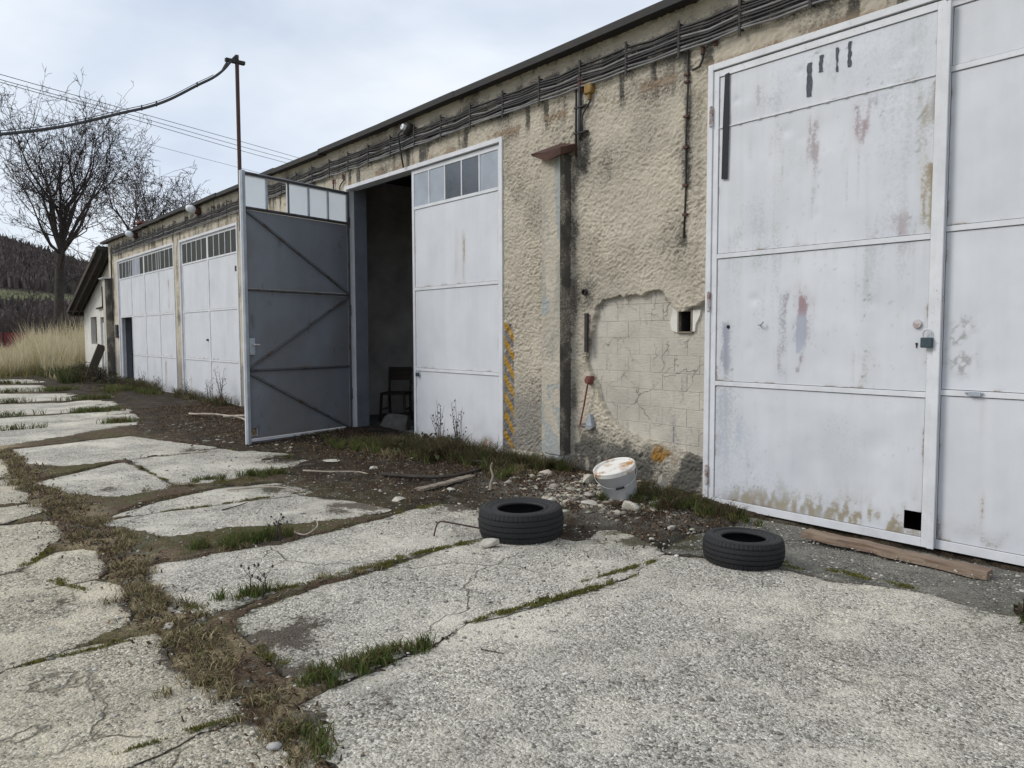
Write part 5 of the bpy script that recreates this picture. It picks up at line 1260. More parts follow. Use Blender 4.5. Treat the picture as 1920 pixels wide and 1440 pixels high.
stick([(-6.15, 2.05, 0.006), (-6.2, 2.2, 0.012), (-6.28, 2.3, 0.01)], 0.006, 'bark', 'short dark twig on the slab left of the curved one', 'stick', GB)
stick([(-4.25, 4.32, 0.04), (-4.13, 4.45, 0.055), (-4.1, 4.7, 0.07)], 0.022, 'rust', 'short reddish brown stick beneath the white bucket', 'stick', GB)
stick([(-5.1, 2.18, 0.02), (-4.98, 2.22, 0.015), (-5.0, 2.32, 0.05), (-5.05, 2.34, 0.09)], 0.007, 'pale_stick', 'small bleached twig by a grass tuft between slabs', 'stick', GB)
stick([(-2.66, 2.0, 0.006), (-2.56, 2.05, 0.006)], 0.003, 'bark', 'tiny dark twig alone on the big front slab', 'stick', GB)
stick([(-6.2, 1.05, 0.03), (-5.95, 1.1, 0.04), (-5.7, 1.12, 0.03)], 0.006, 'bark', 'thin dark twig in the dry grass strip', 'stick', GB)
rd = build('bent_rod', MB().tube(smoothpath([(-4.42, 2.92, 0.0), (-4.41, 2.93, 0.06), (-4.40, 2.95, 0.095), (-4.36, 3.0, 0.095), (-4.20, 3.26, 0.025), (-4.16, 3.32, 0.012)], 4), 0.006, 6), M['rust']); tag(rd, 'rusty bent iron rod beside the left tyre', 'rod')
lg = empty('cut_log', (-6.42, 4.96, 0.06), 'short cut log with pale sawn end at the foot of the middle gate', 'log')
build('log_bark', MB().tube([(-6.72, 5.08, 0.10), (-6.55, 5.0, 0.12), (-6.36, 4.86, 0.17)], [0.05, 0.055, 0.05], 10, cap=False), M['bark'], lg)
build('sawn_end', MB().lathe([(0, 0.003), (0.049, 0.0)], 12, M=Matrix.Translation((-6.36, 4.86, 0.17)) @ Vector((0.19, -0.14, 0.05)).to_track_quat('Z', 'Y').to_matrix().to_4x4()), simple('sawn_wood', (0.46, 0.33, 0.20), 0.85, 0, 0.25, 30, 0.3, 0.002), lg)
stick([(-6.5, 4.72, 0.06), (-6.2, 4.6, 0.12), (-5.95, 4.75, 0.10), (-5.8, 4.6, 0.08)], 0.02, 'bark', 'gnarled dark root-like branch next to the cut log', 'branch', GB)

# ================================================================== STONES
PC = 'broken plaster chunks and stones'
for i, (x, y, a, b_, h, lab) in enumerate(((-4.10, 4.98, 0.06, 0.05, 0.10, 'pointed cream plaster chunk standing right of the bucket'), (-3.95, 3.06, 0.075, 0.045, 0.04, 'flat pale stone at the near side of the left tyre'), (-3.80, 1.00, 0.035, 0.028, 0.028, 'smooth white pebble lying alone in the dry grass strip'),
      (-3.46, 4.30, 0.04, 0.035, 0.03, 'round white pebble between the bucket and the right tyre'), (-4.78, 4.80, 0.16, 0.09, 0.06, 'largest pale plaster slab piece left of the bucket'), (-4.62, 4.92, 0.10, 0.10, 0.10, 'thick pale plaster block directly behind the bucket'), (-4.30, 4.30, 0.10, 0.07, 0.03, 'flat pale plaster piece in front of the bucket'),
      (-3.95, 4.42, 0.09, 0.07, 0.05, 'yellowish plaster lump before the bucket on the right'), (-3.92, 4.72, 0.045, 0.04, 0.03, 'white stone in the grass right of the bucket'), (-5.60, 3.35, 0.10, 0.07, 0.02, 'flat white plaster flake in front of the thick branch'), (-5.50, 3.82, 0.05, 0.035, 0.03, 'smooth white stone by the grey thin board'), (-4.55, 4.15, 0.12, 0.06, 0.03, 'wedge shaped plaster shard just right of the left tyre'),
      (-7.62, 3.72, 0.12, 0.08, 0.015, 'flat pale flake on the earth below the open leaf'), (-6.95, 3.85, 0.10, 0.06, 0.02, 'pale flake on the brown earth before the doorway'), (-3.36, 3.98, 0.035, 0.028, 0.014, 'thin brownish tile bit left of the right tyre'))):
    o = rock('stone', (x, y, float(soil_height(np.array([x]), np.array([y]))[0][0]) if y > 3.9 or x < -5.3 else 0.0), a, b_, h, M['stone'], 900 + i, 3 if a > 0.05 else 2); tag(o, lab, 'stone', PC)

def scatter_rocks(name, pts, sizes, tints, label, cat, parent=None):
    bm = bmesh.new(); bmesh.ops.create_icosphere(bm, subdivisions=1, radius=1.0)
    bv = np.array([v.co[:] for v in bm.verts]); bf = np.array([[v.index for v in f.verts] for f in bm.faces]); bm.free()
    n = len(pts); nv = len(bv)
    jit = rng.uniform(0.6, 1.2, (n, nv, 1))
    sc_ = np.stack([sizes * rng.uniform(0.7, 1.4, n), sizes * rng.uniform(0.6, 1.1, n), sizes * rng.uniform(0.2, 0.55, n)], 1)[:, None, :]
    v = bv[None] * jit * sc_
    th = rng.uniform(0, 6.28, n); cth, sth = np.cos(th)[:, None], np.sin(th)[:, None]
    vx = v[..., 0] * cth - v[..., 1] * sth; vy = v[..., 0] * sth + v[..., 1] * cth
    v = np.stack([vx, vy, v[..., 2]], -1) + pts[:, None, :]
    t = (bf[None] + (np.arange(n) * nv)[:, None, None]).reshape(-1, 3)
    tn = np.repeat(tints, nv, 0)
    o = fast(name, v.reshape(-1, 3), None, t, M['pebble'], parent, False, {'tint': np.concatenate([tn, np.ones((len(tn), 1))], 1)})
    return tag(o, label, cat, kind='stuff')
def on_ground(x, y): return np.maximum(soil_height(x, y)[0], np.where(soil_height(x, y)[1], 0.0, -1))
# rubble about the bucket
n = 480; x = rng.normal(-4.55, 0.42, n); y = rng.normal(4.62, 0.26, n); k = (y < 5.18) & (y > 3.9); x, y = x[k], y[k]
tn = np.array([[0.38, 0.35, 0.29]]) * rng.uniform(0.55, 1.25, (len(x), 1)) * rng.uniform(0.95, 1.05, (len(x), 3))
scatter_rocks('rubble', np.stack([x, y, on_ground(x, y)], 1), rng.gamma(2.2, 0.010, len(x)) + 0.006, tn, 'heap of small broken plaster rubble below the bare wall patch', 'rubble')
# loose grit over the slabs and chips in the earth
n = 11000; x = -0.2 - rng.gamma(2.4, 1.6, n); y = rng.uniform(0.2, 5.1, n); k = (x > -11) & (x * 0 + 1 > 0); x, y = x[k], y[k]
g_ = rng.uniform(0, 1, (len(x), 1))
tn = np.where(g_ < 0.6, np.array([[0.42, 0.40, 0.35]]), np.where(g_ < 0.85, np.array([[0.20, 0.19, 0.17]]), np.array([[0.58, 0.56, 0.53]]))) * rng.uniform(0.7, 1.2, (len(x), 1))
scatter_rocks('grit', np.stack([x, y, on_ground(x, y)], 1), rng.gamma(2.0, 0.0022, len(x)) + 0.002, tn, 'loose pale and dark grit strewn over slabs and earth', 'grit')
n = 480; x = rng.uniform(-13, -4.2, n); y = rng.uniform(2.9, 5.1, n); 
tn = np.array([[0.42, 0.39, 0.33]]) * rng.uniform(0.5, 1.3, (n, 1))
scatter_rocks('chips', np.stack([x, y, on_ground(x, y)], 1), rng.gamma(1.6, 0.008, n) + 0.003, tn, 'scattered pale chips on the brown earth before the gates', 'chips')

# ================================================================== GRASS, MOSS, LITTER
def blades(name, x, y, z, h, w, lean, cols, label, cat, tipcol=None, parent=None):
    n = len(x); th = rng.uniform(0, 2 * np.pi, n); ph = rng.uniform(0, 2 * np.pi, n)
    sx, sy = np.cos(th) * w / 2, np.sin(th) * w / 2
    lx, ly = np.cos(ph) * lean * h, np.sin(ph) * lean * h
    b = np.stack([x, y, z], 1); S = np.stack([sx, sy, 0 * sx], 1)
    md = b + np.stack([lx * 0.35, ly * 0.35, h * 0.6], 1); tp = b + np.stack([lx, ly, h * np.sqrt(np.clip(1 - 0.5 * lean ** 2, 0.1, 1))], 1)
    v = np.stack([b - S, b + S, md + S * 0.8, md - S * 0.8, tp], 1).reshape(-1, 3)
    o_ = np.arange(n)[:, None] * 5
    q = o_ + np.array([[0, 1, 2, 3]]); t = o_ + np.array([[3, 2, 4]])
    tc = cols if tipcol is None else tipcol
    tn = np.stack([cols, cols, cols * 0.25 + tc * 0.75, cols * 0.25 + tc * 0.75, tc], 1).reshape(-1, 3)
    ob = fast(name, v, q, t, M['blade'], parent, False, {'tint': np.concatenate([tn, np.ones((len(tn), 1))], 1)})
    return tag(ob, label, cat, kind='stuff')
def palette(n, cs, var=0.25):
    c = np.array(cs)[rng.integers(0, len(cs), n)]
    return c * rng.uniform(1 - var, 1 + var, (n, 1))
GREEN = [(0.08, 0.13, 0.027), (0.11, 0.15, 0.036), (0.06, 0.095, 0.024), (0.17, 0.155, 0.06), (0.12, 0.075, 0.04)]
DRY = [(0.42, 0.35, 0.21), (0.13, 0.14, 0.045), (0.34, 0.28, 0.16), (0.17, 0.13, 0.07), (0.28, 0.23, 0.13), (0.12, 0.085, 0.05)]
MOSS = [(0.14, 0.15, 0.03), (0.18, 0.175, 0.04), (0.09, 0.10, 0.025), (0.20, 0.17, 0.055)]
def tufts(spots, name, pal, label, cat, hs, ws, lean, dens=1.0, clump=45):
    X = []; Y = []; Hh = []
    for (cx, cy, rx, ry, ang, n, hmul) in spots:
        n = int(n * dens); m = max(2, n // clump); ia = rng.integers(0, m, n); a = (rng.normal(0, 0.5, m) * rx)[ia] + rng.normal(0, 0.022, n); b = (rng.normal(0, 0.5, m) * ry)[ia] + rng.normal(0, 0.022 if ry > 0.04 else ry * 0.3, n); ca, sa = math.cos(ang), math.sin(ang)
        X.append(cx + a * ca - b * sa); Y.append(cy + a * sa + b * ca); Hh.append(rng.uniform(hs[0], hs[1], n) * hmul)
    x = np.concatenate(X); y = np.concatenate(Y); h = np.concatenate(Hh); k = y < WY - 0.03; x, y, h = x[k], y[k], h[k]; n = len(x)
    return blades(name, x, y, on_ground(x, y) - 0.003, h, rng.uniform(ws[0], ws[1], n), rng.uniform(lean[0], lean[1], n), palette(n, pal), label, cat)
PI2 = math.pi / 2
tufts([(-7.45, 2.85, 0.28, 0.12, PI2, 900, 1.0), (-7.6, 2.4, 0.2, 0.08, PI2, 250, .6), (-5.12, 1.85, 0.30, 0.10, PI2, 950, 1.0), (-5.08, 2.05, 0.14, 0.08, PI2, 350, 1.1), (-4.02, 1.50, 0.22, 0.06, PI2, 420, 0.8), (-2.87, 1.66, 0.22, 0.06, PI2, 900, 0.75), (-2.83, 1.38, 0.16, 0.07, PI2, 550, 0.8), (-2.42, 1.08, 0.10, 0.06, 0, 260, 0.7),
       (-8.3, 4.3, 0.5, 0.22, 0, 1500, 1.2), (-7.7, 4.6, 0.6, 0.25, 0, 1600, 1.3), (-6.95, 4.65, 0.5, 0.25, 0, 1900, 1.6), (-6.45, 4.75, 0.35, 0.2, 0, 900, 1.5), (-5.9, 4.95, 0.35, 0.14, 0, 700, 1.6), (-5.5, 5.05, 0.25, 0.1, 0, 350, 1.5), (-5.75, 4.5, .3, .2, 0, 400, 1.0),
       (-4.0, 4.75, 0.30, 0.16, 0, 900, 1.2), (-3.65, 4.85, 0.28, 0.16, 0, 600, 1.1), (-4.3, 4.6, 0.2, 0.1, 0, 300, 1.0), (-3.35, 4.95, 0.25, 0.12, 0, 250, .8), (-8.35, 3.55, 0.1, 0.1, 0, 120, .7)],
      'green_grass', GREEN, 'short green grass tufts in slab joints and along the wall', 'grass', (0.03, 0.10), (0.003, 0.007), (0.3, 1.0))
tufts([(-13.5, 2.9, .3, .1, PI2, 300, 1.2), (-15.7, 3.0, .5, .15, PI2, 500, 1.4), (-18.8, 3.5, .5, .15, PI2, 500, 1.5), (-20.7, 4.4, .6, .3, 0, 700, 1.8), (-19.3, 4.8, .8, .2, 0, 600, 1.6), (-22.3, 3.4, .5, .2, PI2, 500, 1.6), (-13.5, 1.0, .9, .06, PI2, 400, 1.2), (-15.8, 1.2, .9, .08, PI2, 500, 1.3), (-18.9, 1.6, .9, .1, PI2, 500, 1.4), (-22.4, 2.0, .8, .1, PI2, 500, 1.5), (-26.4, 2.6, .9, .12, PI2, 500, 1.6)],
      'green_grass', GREEN + [(0.16, 0.14, 0.06)], 'green grass lines in the joints of the far slabs', 'grass', (0.04, 0.11), (0.006, 0.012), (0.3, 1.0), 1.3, 4)
st_spots = [(-2.6, 1.03, 0.35, 0.1, 0, 900, .8), (-3.05, 1.02, 0.3, 0.14, 0, 1300, 0.9), (-3.55, 1.03, 0.3, 0.16, 0, 1400, 0.9), (-4.3, 1.04, 0.4, 0.12, 0, 1500, 1.0), (-4.9, 1.1, 0.3, 0.1, 0, 900, .9), (-5.6, 1.2, 0.4, 0.16, 0, 1300, 0.9), (-6.3, 1.1, 0.5, 0.14, 0, 1300, 1), (-7.2, 1.15, 0.6, 0.2, 0, 1600, 1), (-7.9, 1.05, 0.4, 0.14, 0, 900, 1), (-9, 1.0, .9, .12, 0, 1400, 1.1), (-10.5, 1.08, .9, .12, 0, 1200, 1.1),
            (-7.2, 4.5, 0.8, 0.3, 0, 1500, 1.8), (-6.1, 4.75, 0.5, 0.25, 0, 900, 1.6), (-5.6, 4.6, 0.4, 0.25, 0, 500, 1.2), (-3.9, 4.5, 0.35, 0.16, 0, 500, .8), (-7.4, 2.2, .3, .12, PI2, 600, .7), (-5.05, 1.7, .3, .12, PI2, 500, .7), (-4.05, 2.1, .35, .05, PI2, 500, .6), (-17, 4.9, 1.5, .2, 0, 900, 2.0), (-21.5, 4.9, 1.5, .25, 0, 1300, 2.2), (-15.2, 5.05, .5, .12, 0, 500, 2.0)]
tufts(st_spots, 'dry_grass', DRY + [(0.10, 0.095, 0.04)], 'matted dry grass filling the long joint and the wall foot', 'grass', (0.02, 0.075), (0.002, 0.006), (0.7, 1.3), 0.6)
TANG = [(0.10, 0.06, 0.04), (0.075, 0.05, 0.035), (0.08, 0.10, 0.03), (0.16, 0.12, 0.07), (0.055, 0.075, 0.022)]
tufts([(-7.7, 4.72, 0.5, 0.22, 0, 1400, 0.8), (-7.2, 4.70, 0.45, 0.24, 0, 2200, 1.1), (-6.8, 4.68, 0.4, 0.24, 0, 2200, 1.15), (-6.35, 4.78, 0.35, 0.2, 0, 1300, 1.0), (-5.9, 4.9, 0.3, 0.16, 0, 800, 0.9), (-5.5, 5.05, 0.3, 0.08, 0, 500, 0.8), (-3.95, 4.78, 0.32, 0.16, 0, 900, 0.7), (-3.55, 4.95, 0.25, 0.12, 0, 500, 0.6), (-8.6, 4.5, 0.5, 0.2, 0, 700, 0.6), (-14.9, 5.0, 0.6, 0.12, 0, 700, 1.2), (-17, 5.0, 1.2, 0.14, 0, 900, 1.2), (-20.5, 4.95, 2.0, 0.2, 0, 1800, 1.5)],
      'tangled_weeds', TANG, 'brown and green tangled weeds along the foot of the gates', 'weeds', (0.06, 0.26), (0.003, 0.007), (0.5, 1.2), 1.0, 30)
# moss along the narrow joints
ms = [(-2.96, 2.35, .24, .022, PI2, 900, 1), (-2.94, 2.85, .35, .025, PI2, 1500, 1), (-3.05, 3.4, .3, .02, PI2, 900, 1), (-4.13, 2.75, .38, .03, PI2, 1600, 1), (-4.06, 2.2, .22, .04, PI2, 900, 1), (-4.02, 1.75, .3, .04, PI2, 700, 1), (-6.41, 2.2, .6, .02, PI2, 1100, 1), (-2.76, .75, .2, .02, PI2, 500, 1), (-3.78, .6, .3, .02, PI2, 700, 1), (-4.87, .75, .2, .03, .3, 500, 1), (-5.6, .72, .3, .03, -.5, 700, 1), (-5.95, 1.0, .16, .05, 0, 600, 1), (-5.45, 1.1, .12, .06, 0, 400, 1), (-9.4, 2.6, .6, .02, PI2, 600, 1), (-8.5, 2.07, .8, .02, 0, 700, 1), (-7.3, 2.55, .3, .1, PI2, 900, 1), (-4.02, 1.2, .08, .05, 0, 300, 1), (-2.2, 4.3, .6, .035, .1, 900, 1), (-2.6, 4.15, .3, .03, .2, 400, 1), (-5.2, 3.3, .3, .06, PI2, 600, 1), (-3.2, 1.25, .2, .05, 0, 300, .9)]
tufts(ms, 'moss', MOSS, 'yellow green moss cushions in the narrow slab joints', 'moss', (0.006, 0.02), (0.003, 0.006), (0.2, 0.9))

# dead leaves, bark bits and needles on the earth
n = 26000; x = rng.uniform(-15.5, -3.2, n); y = 5.2 - np.abs(rng.normal(0, 0.85, n)); k = (y > 2.6); x, y = x[k], y[k]
n2 = 5000; x2 = rng.uniform(-11, -2.1, n2); y2 = rng.normal(1.05, 0.12, n2); x = np.concatenate([x, x2]); y = np.concatenate([y, y2])
kk = ~soil_height(x, y)[1] | (rng.uniform(0, 1, len(x)) < 0.12); x, y = x[kk], y[kk]; n = len(x)
blades('leaf_litter', x, y, on_ground(x, y) + 0.004, rng.uniform(0.010, 0.035, n), rng.uniform(0.006, 0.018, n), np.full(n, 1.35), palette(n, [(0.10, 0.06, 0.035), (0.06, 0.038, 0.025), (0.16, 0.10, 0.055), (0.22, 0.17, 0.11), (0.035, 0.027, 0.02)]), 'dead leaves and bark bits on the brown earth', 'litter')

# dry weed stalks, each plant its own
def weed(x, y, h, n, label, grp, col='twig', spread=0.35, seedh=True):
    w = empty('dry_weed', (x, y, 0.0), label, 'weed', grp)
    mb = MB(); hd_ = MB()
    for i in range(n):
        a = random.uniform(0, 6.28); L = h * random.uniform(0.55, 1.05); s = spread * random.uniform(0.2, 1.0) * L
        p0 = Vector((random.uniform(-.04, .04), random.uniform(-.04, .04), 0)); p2 = p0 + Vector((math.cos(a) * s, math.sin(a) * s * 0.6, L)); p1 = (p0 + p2) / 2 + Vector((-math.cos(a) * s * .12, 0, L * .06))
        mb.tube([p0, p1, p2], [0.004, 0.003, 0.0015], 4)
        for j in range(3):
            t = random.uniform(0.5, 0.95); q = p0.lerp(p2, t); e = q + Vector((random.uniform(-.06, .06), random.uniform(-.06, .06), random.uniform(.02, .08)))
            mb.tube([q, e], [0.002, 0.001], 3)
            if seedh: hd_.lathe([(0, -0.012), (0.008, 0), (0, 0.012)], 5, M=Matrix.Translation(e))
    build('stalks', mb, M[col], w, local=True)
    if seedh: tag(build('seed_heads', hd_, M['bark'], w, local=True), kind='stuff')
GW = 'dry weeds along the walls and joints'
for (x, y, h, n, lab) in ((-7.45, 5.0, 0.62, 9, 'tallest dry weed against the closed middle leaf'), (-7.0, 4.95, 0.70, 8, 'dry weed with seed heads at the right foot of the closed middle leaf'), (-7.9, 4.8, 0.35, 6, 'low dry weed at the doorway edge'), (-6.75, 4.75, 0.4, 7, 'dry weed in front of the cut log'),
                          (-15.0, 5.05, 0.75, 12, 'bare dry weed by the gate left of the open leaf'), (-15.7, 5.05, 0.5, 8, 'smaller dry weed left of the bare one'), (-17.3, 5.05, 0.45, 7, 'dry weed at the foot of the narrower far gate'), (-19.2, 5.0, 0.5, 8, 'dry weed below the rust-streaked far gate leaf'), (-20.6, 5.0, 0.55, 9, 'pale dry weed below the farthest gate pair'), (-5.0, 2.02, 0.16, 4, 'thin seed stalks in the grass tuft between slabs'), (-4.0, 1.52, 0.14, 3, 'thin reddish stalks in the narrow mossy joint'), (-24.2, 4.9, 0.6, 12, 'leafy dry weed at the far garage corner')):
    weed(x, y, h, n, lab, GW, 'twig', 0.4)

# ================================================================== TALL GRASS BY THE ANNEX
n = 26000
n = 42000; x = rng.uniform(-52, -26.5, n); y = rng.uniform(0.5, 11.0, n)
k = ~((x > -30.6) & (y > 5.0)) & (y < 4.6 + (-x - 28) * 0.6 + 1.2) & ~((x > -31) & (y < 4.1)); x, y = x[k], y[k]
hh = rng.uniform(0.7, 2.0, len(x)) * (0.5 + 0.8 * fbm(x * 0.8, y * 0.8, 3, 931) ** 1.5 * 1.5) * sst(-27, -31, x) * (0.5 + 0.5 * sst(0.105, 0.135, y / -x)) * (0.55 + 0.75 * fbm(x * 2.2, y * 2.2, 2, 937))
n = len(x); hh = np.maximum(hh, 0.2)
base = palette(n, [(0.14, 0.15, 0.045), (0.20, 0.18, 0.065), (0.11, 0.125, 0.04)]); tip = palette(n, [(0.66, 0.56, 0.37), (0.74, 0.65, 0.46), (0.55, 0.44, 0.26), (0.68, 0.60, 0.43)], 0.15)
blades('tall_dry_grass', x, y, np.full(n, -0.03), hh, rng.uniform(0.012, 0.028, n), rng.uniform(0.05, 0.4, n), base, 'tall pale dry grass left of the annex', 'grass', tipcol=tip)
n = 9000; x = rng.uniform(-36, -24.9, n); y = rng.uniform(3.7, 5.3, n); k = (y > 4.25 - 0.12 * (x + 25)*0 + (fbm(x, y, 3, 941) - .5) * 1.0) & ~((x > -25.1) & (y > 5.0)); x, y = x[k], y[k]; n = len(x)
blades('low_green_grass', x, y, np.full(n, -0.02), rng.uniform(0.15, 0.55, n), rng.uniform(0.010, 0.022, n), rng.uniform(0.2, 0.8, n), palette(n, [(0.05, 0.075, 0.02), (0.08, 0.095, 0.03), (0.035, 0.045, 0.018), (0.13, 0.12, 0.05)]), 'rough green grass in front of the annex', 'grass')
n = 5000; x = rng.uniform(-60, -29, n); y = rng.uniform(-2, 5.5, n); k = (x < -29.3) ; x, y = x[k], y[k]; n = len(x)
blades('meadow_grass', x, y, np.full(n, -0.03), rng.uniform(0.15, 0.5, n), rng.uniform(0.02, 0.04, n), rng.uniform(0.2, 0.8, n), palette(n, [(0.20, 0.17, 0.06), (0.13, 0.13, 0.04), (0.26, 0.21, 0.09)]), 'yellowish meadow grass beyond the yard end', 'grass')
def bramble(x, y, r, h, label, n=420):
    b = empty('low_bush', (x, y, 0), label, 'bush', 'low bushes at the far wall foot')
    mb = MB()
    for i in range(26):
        a = random.uniform(0, 6.28); rr = r * random.uniform(.3, 1); mb.tube([(0, 0, 0), (math.cos(a) * rr * .4, math.sin(a) * rr * .4, h * random.uniform(.5, .9)), (math.cos(a) * rr, math.sin(a) * rr, h * random.uniform(.3, 1))], [0.008, 0.006, 0.003], 4)
    build('stems', mb, M['twig'], b, local=True)
    th = rng.uniform(0, 6.28, n); rr = r * np.sqrt(rng.uniform(0, 1, n)); zz = rng.uniform(0.02, 1, n) * h * np.sqrt(np.clip(1 - (rr / r) ** 2 * .7, 0, 1))
    px, py = rr * np.cos(th), rr * np.sin(th)
    o = blades('leaves', px, py, zz, rng.uniform(0.03, 0.06, n), rng.uniform(0.02, 0.04, n), rng.uniform(.6, 1.3, n), palette(n, [(0.04, 0.055, 0.02), (0.07, 0.08, 0.03), (0.09, 0.05, 0.03), (0.05, 0.035, 0.025)]), None, None, parent=b); del o['kind']
for (x, y, r, h, l) in ((-24.2, 4.75, .5, .55, 'dark leafy bush at the far garage corner'), (-25.3, 4.6, .6, .5, 'brownish bush beside the leaning beam'), (-22.8, 4.9, .5, .3, 'low brown bush below the open wicket'), (-21.6, 4.95, .6, .28, 'low bush at the foot of the farthest gate'), (-7.35, 4.75, .38, .26, 'brown tangled bush before the closed middle gate leaf'), (-6.75, 4.70, .34, .22, 'low tangled bush left of the cut log'), (-1.12, 4.30, .17, .10, 'small reddish cushion plant at the right picture edge'), (-26.8, 4.9, .6, .6, 'green bush in front of the annex door')):
    bramble(x, y, r, h, l, 420 if x < -2 else 300)

# ================================================================== RED FENCE
fa = Vector((-63.5, 1.5, 0)); fb = Vector((-54.6, 12.4, 0)); fd = (fb - fa); NL = 7
fe = empty('board_fence', (-59, 7, 0), 'dark red board fence behind the tall grass', 'fence')
for i in range(NL):
    p = fa + fd * (i / NL); q = fa + fd * ((i + 1) / NL); u = fd.normalized()
    m_ = 9
    for j in range(m_):
        a = p + (q - p) * ((j + 0.08) / m_); b_ = p + (q - p) * ((j + 0.92) / m_); hh_ = 1.5 + random.uniform(-.03, .03)
        build('board', MB().bar((a.x, a.y, 0.1 + hh_ / 2), (b_.x, b_.y, 0.1 + hh_ / 2), 0.03, hh_), M['fence_red'], fe)
    build('post', MB().box((p.x - 0.06, p.y - 0.06, 0), (p.x + 0.06, p.y + 0.06, 1.72)), M['dark_iron'], fe)

# ================================================================== TREES
def segs_mesh(S, n):
    """S: rows p0(3) p1(3) r0 r1 -> open prisms"""
    S = np.array(S); p0, p1, r0, r1 = S[:, :3], S[:, 3:6], S[:, 6:7], S[:, 7:8]
    d = p1 - p0; d /= np.maximum(1e-9, np.linalg.norm(d, axis=1))[:, None]
    ref = np.where(np.abs(d[:, 2:3]) > 0.9, np.array([[1.0, 0, 0]]), np.array([[0, 0, 1.0]]))
    a = np.cross(d, ref); a /= np.linalg.norm(a, axis=1)[:, None]; b = np.cross(d, a)
    vs = []
    for P, r_ in ((p0, r0), (p1, r1)):
        for k in range(n):
            t = 2 * math.pi * k / n; vs.append(P + (a * math.cos(t) + b * math.sin(t)) * r_)
    v = np.stack(vs, 1); o_ = (np.arange(len(S)) * 2 * n)[:, None]
    q = np.concatenate([o_ + np.array([[k, (k + 1) % n, n + (k + 1) % n, n + k]]) for k in range(n)])
    return v.reshape(-1, 3), q

def bare_tree(loc, H, seed, trunk_r, fork=0.35, spread=0.6, label='', levels=7, nlimb=5, group='bare trees behind the garage', minr=0.008, lean=0.0, droop=0.0, upb=0.05, l0=0.295):
    rr = random.Random(seed); thick = []; thin = []
    def rv(s): return Vector((rr.gauss(0, s), rr.gauss(0, s), rr.gauss(0, s)))
    def grow(p, d, L, r, lev):
        n = 3 if lev < 3 else 2
        for i in range(n):
            d = (d + rv(0.13) + Vector((0, 0, upb - droop * (lev > 3)))).normalized(); q = p + d * (L / n); r2 = r * (0.86 if lev < 3 else 0.80)
            (thick if r > trunk_r * 0.16 else thin).append((*p, *q, r, r2))
            # side shoots
            for _ in range(2 if lev >= 2 else 1):
                if lev < 1 or rr.random() > ((0.95 if lev < 4 else 0.78) if _ == 0 else 0.36): continue
                s = (d + rv(0.75)).normalized()
                if lev < levels: grow(q, s, L * rr.uniform(0.4, 0.65), max(minr * 0.7, r2 * rr.uniform(0.35, 0.5)), lev + 2)
            p, r = q, r2
        if lev >= levels or r < minr * 0.8: return
        k = 2 if rr.random() < 0.8 else 3
        for i in range(k):
            s = (d + rv(0.36)).normalized()
            grow(p, s, L * rr.uniform(0.70, 0.88), max(minr * 0.7, r * (0.78 if i == 0 else 0.62)), lev + 1)
    p = Vector((0, 0, 0)); d = Vector((lean, 0, 1)).normalized(); r = trunk_r; hf = H * fork; ns = 6
    thick.append((0, 0, -0.2, 0, 0, 0.25, r * 1.5, r * 1.08)); p = Vector((0, 0, 0.25))
    limbs = []
    for i in range(ns):
        d = (d + rv(0.03)).normalized(); q = p + d * (hf / ns); r2 = r * 0.955
        thick.append((*p, *q, r, r2)); p, r = q, r2
        if i >= 3: limbs.append((q.copy(), r))
    a0 = rr.uniform(0, 6.28)
    for i in range(nlimb):
        a = a0 + i * 2.4 + rr.uniform(-.4, .4); tilt = spread * rr.uniform(0.25, 1.0) if i else 0.08
        s = Vector((math.cos(a) * tilt, math.sin(a) * tilt, 1)).normalized()
        grow(p, s, (H - hf) * l0 * rr.uniform(0.88, 1.12), r * (0.72 if i == 0 else rr.uniform(0.4, 0.6)), 1)
    for (q, r_) in limbs:
        for j in range(1 if rr.random() < .7 else 2):
            a = rr.uniform(0, 6.28); s = Vector((math.cos(a), math.sin(a), rr.uniform(0.25, 0.7))).normalized()
            grow(q, s, (H - hf) * 0.24, r_ * rr.uniform(0.25, 0.42), 2)
    t = empty('bare_tree', loc, label, 'tree', group)
    v, q = segs_mesh(thick, 7); fast('trunk', v, q, None, M['bark'], t, True)
    v, q = segs_mesh(thin, 3); fast('crown', v, q, None, M['twig'], t, False)
    return len(thick), len(thin)
print('tree', bare_tree((-51.9, 8.1, 0), 16.6, 12, 0.31, 0.36, 0.62, 'large bare tree with forked trunk left of the annex', 10, 10, minr=0.017, upb=0.085, l0=0.31))
print('tree', bare_tree((-66.5, 17.2, 0), 17.0, 23, 0.34, 0.33, 0.6, 'smaller bare tree rising behind the garage roof', 10, 8, minr=0.024, upb=0.07))
print('tree', bare_tree((-75, 21.9, 0), 17.0, 31, 0.28, 0.4, 0.5, 'thin bare tree right of the smaller tree behind the roof', 9, 5, minr=0.026))
for i, (x, y, h, sd_, lb) in enumerate(((-47.7, 4.6, 8.5, 41, 'slender bare sapling at the left picture edge'), (-56.2, 7.0, 7.5, 52, 'slender bare sapling before the hill left of the big trunk'), (-47.8, 8.7, 8.0, 63, 'slender bare sapling right of the big trunk'), (-58.0, 11.0, 6.5, 74, 'leaning bare sapling by the annex eave'), (-62, 8.0, 7.5, 85, 'thin bare sapling behind the red fence'), (-66, 5.5, 9.0, 88, 'bare sapling behind the red fence at the left'), (-60, 9.8, 8.0, 97, 'thin bare sapling behind the big trunk'))):
    bare_tree((x, y, 0), h, sd_, 0.07, 0.25, 0.55, lb, 6, 4, 'bare saplings before the hill', minr=0.009, lean=random.uniform(-.12, .12))

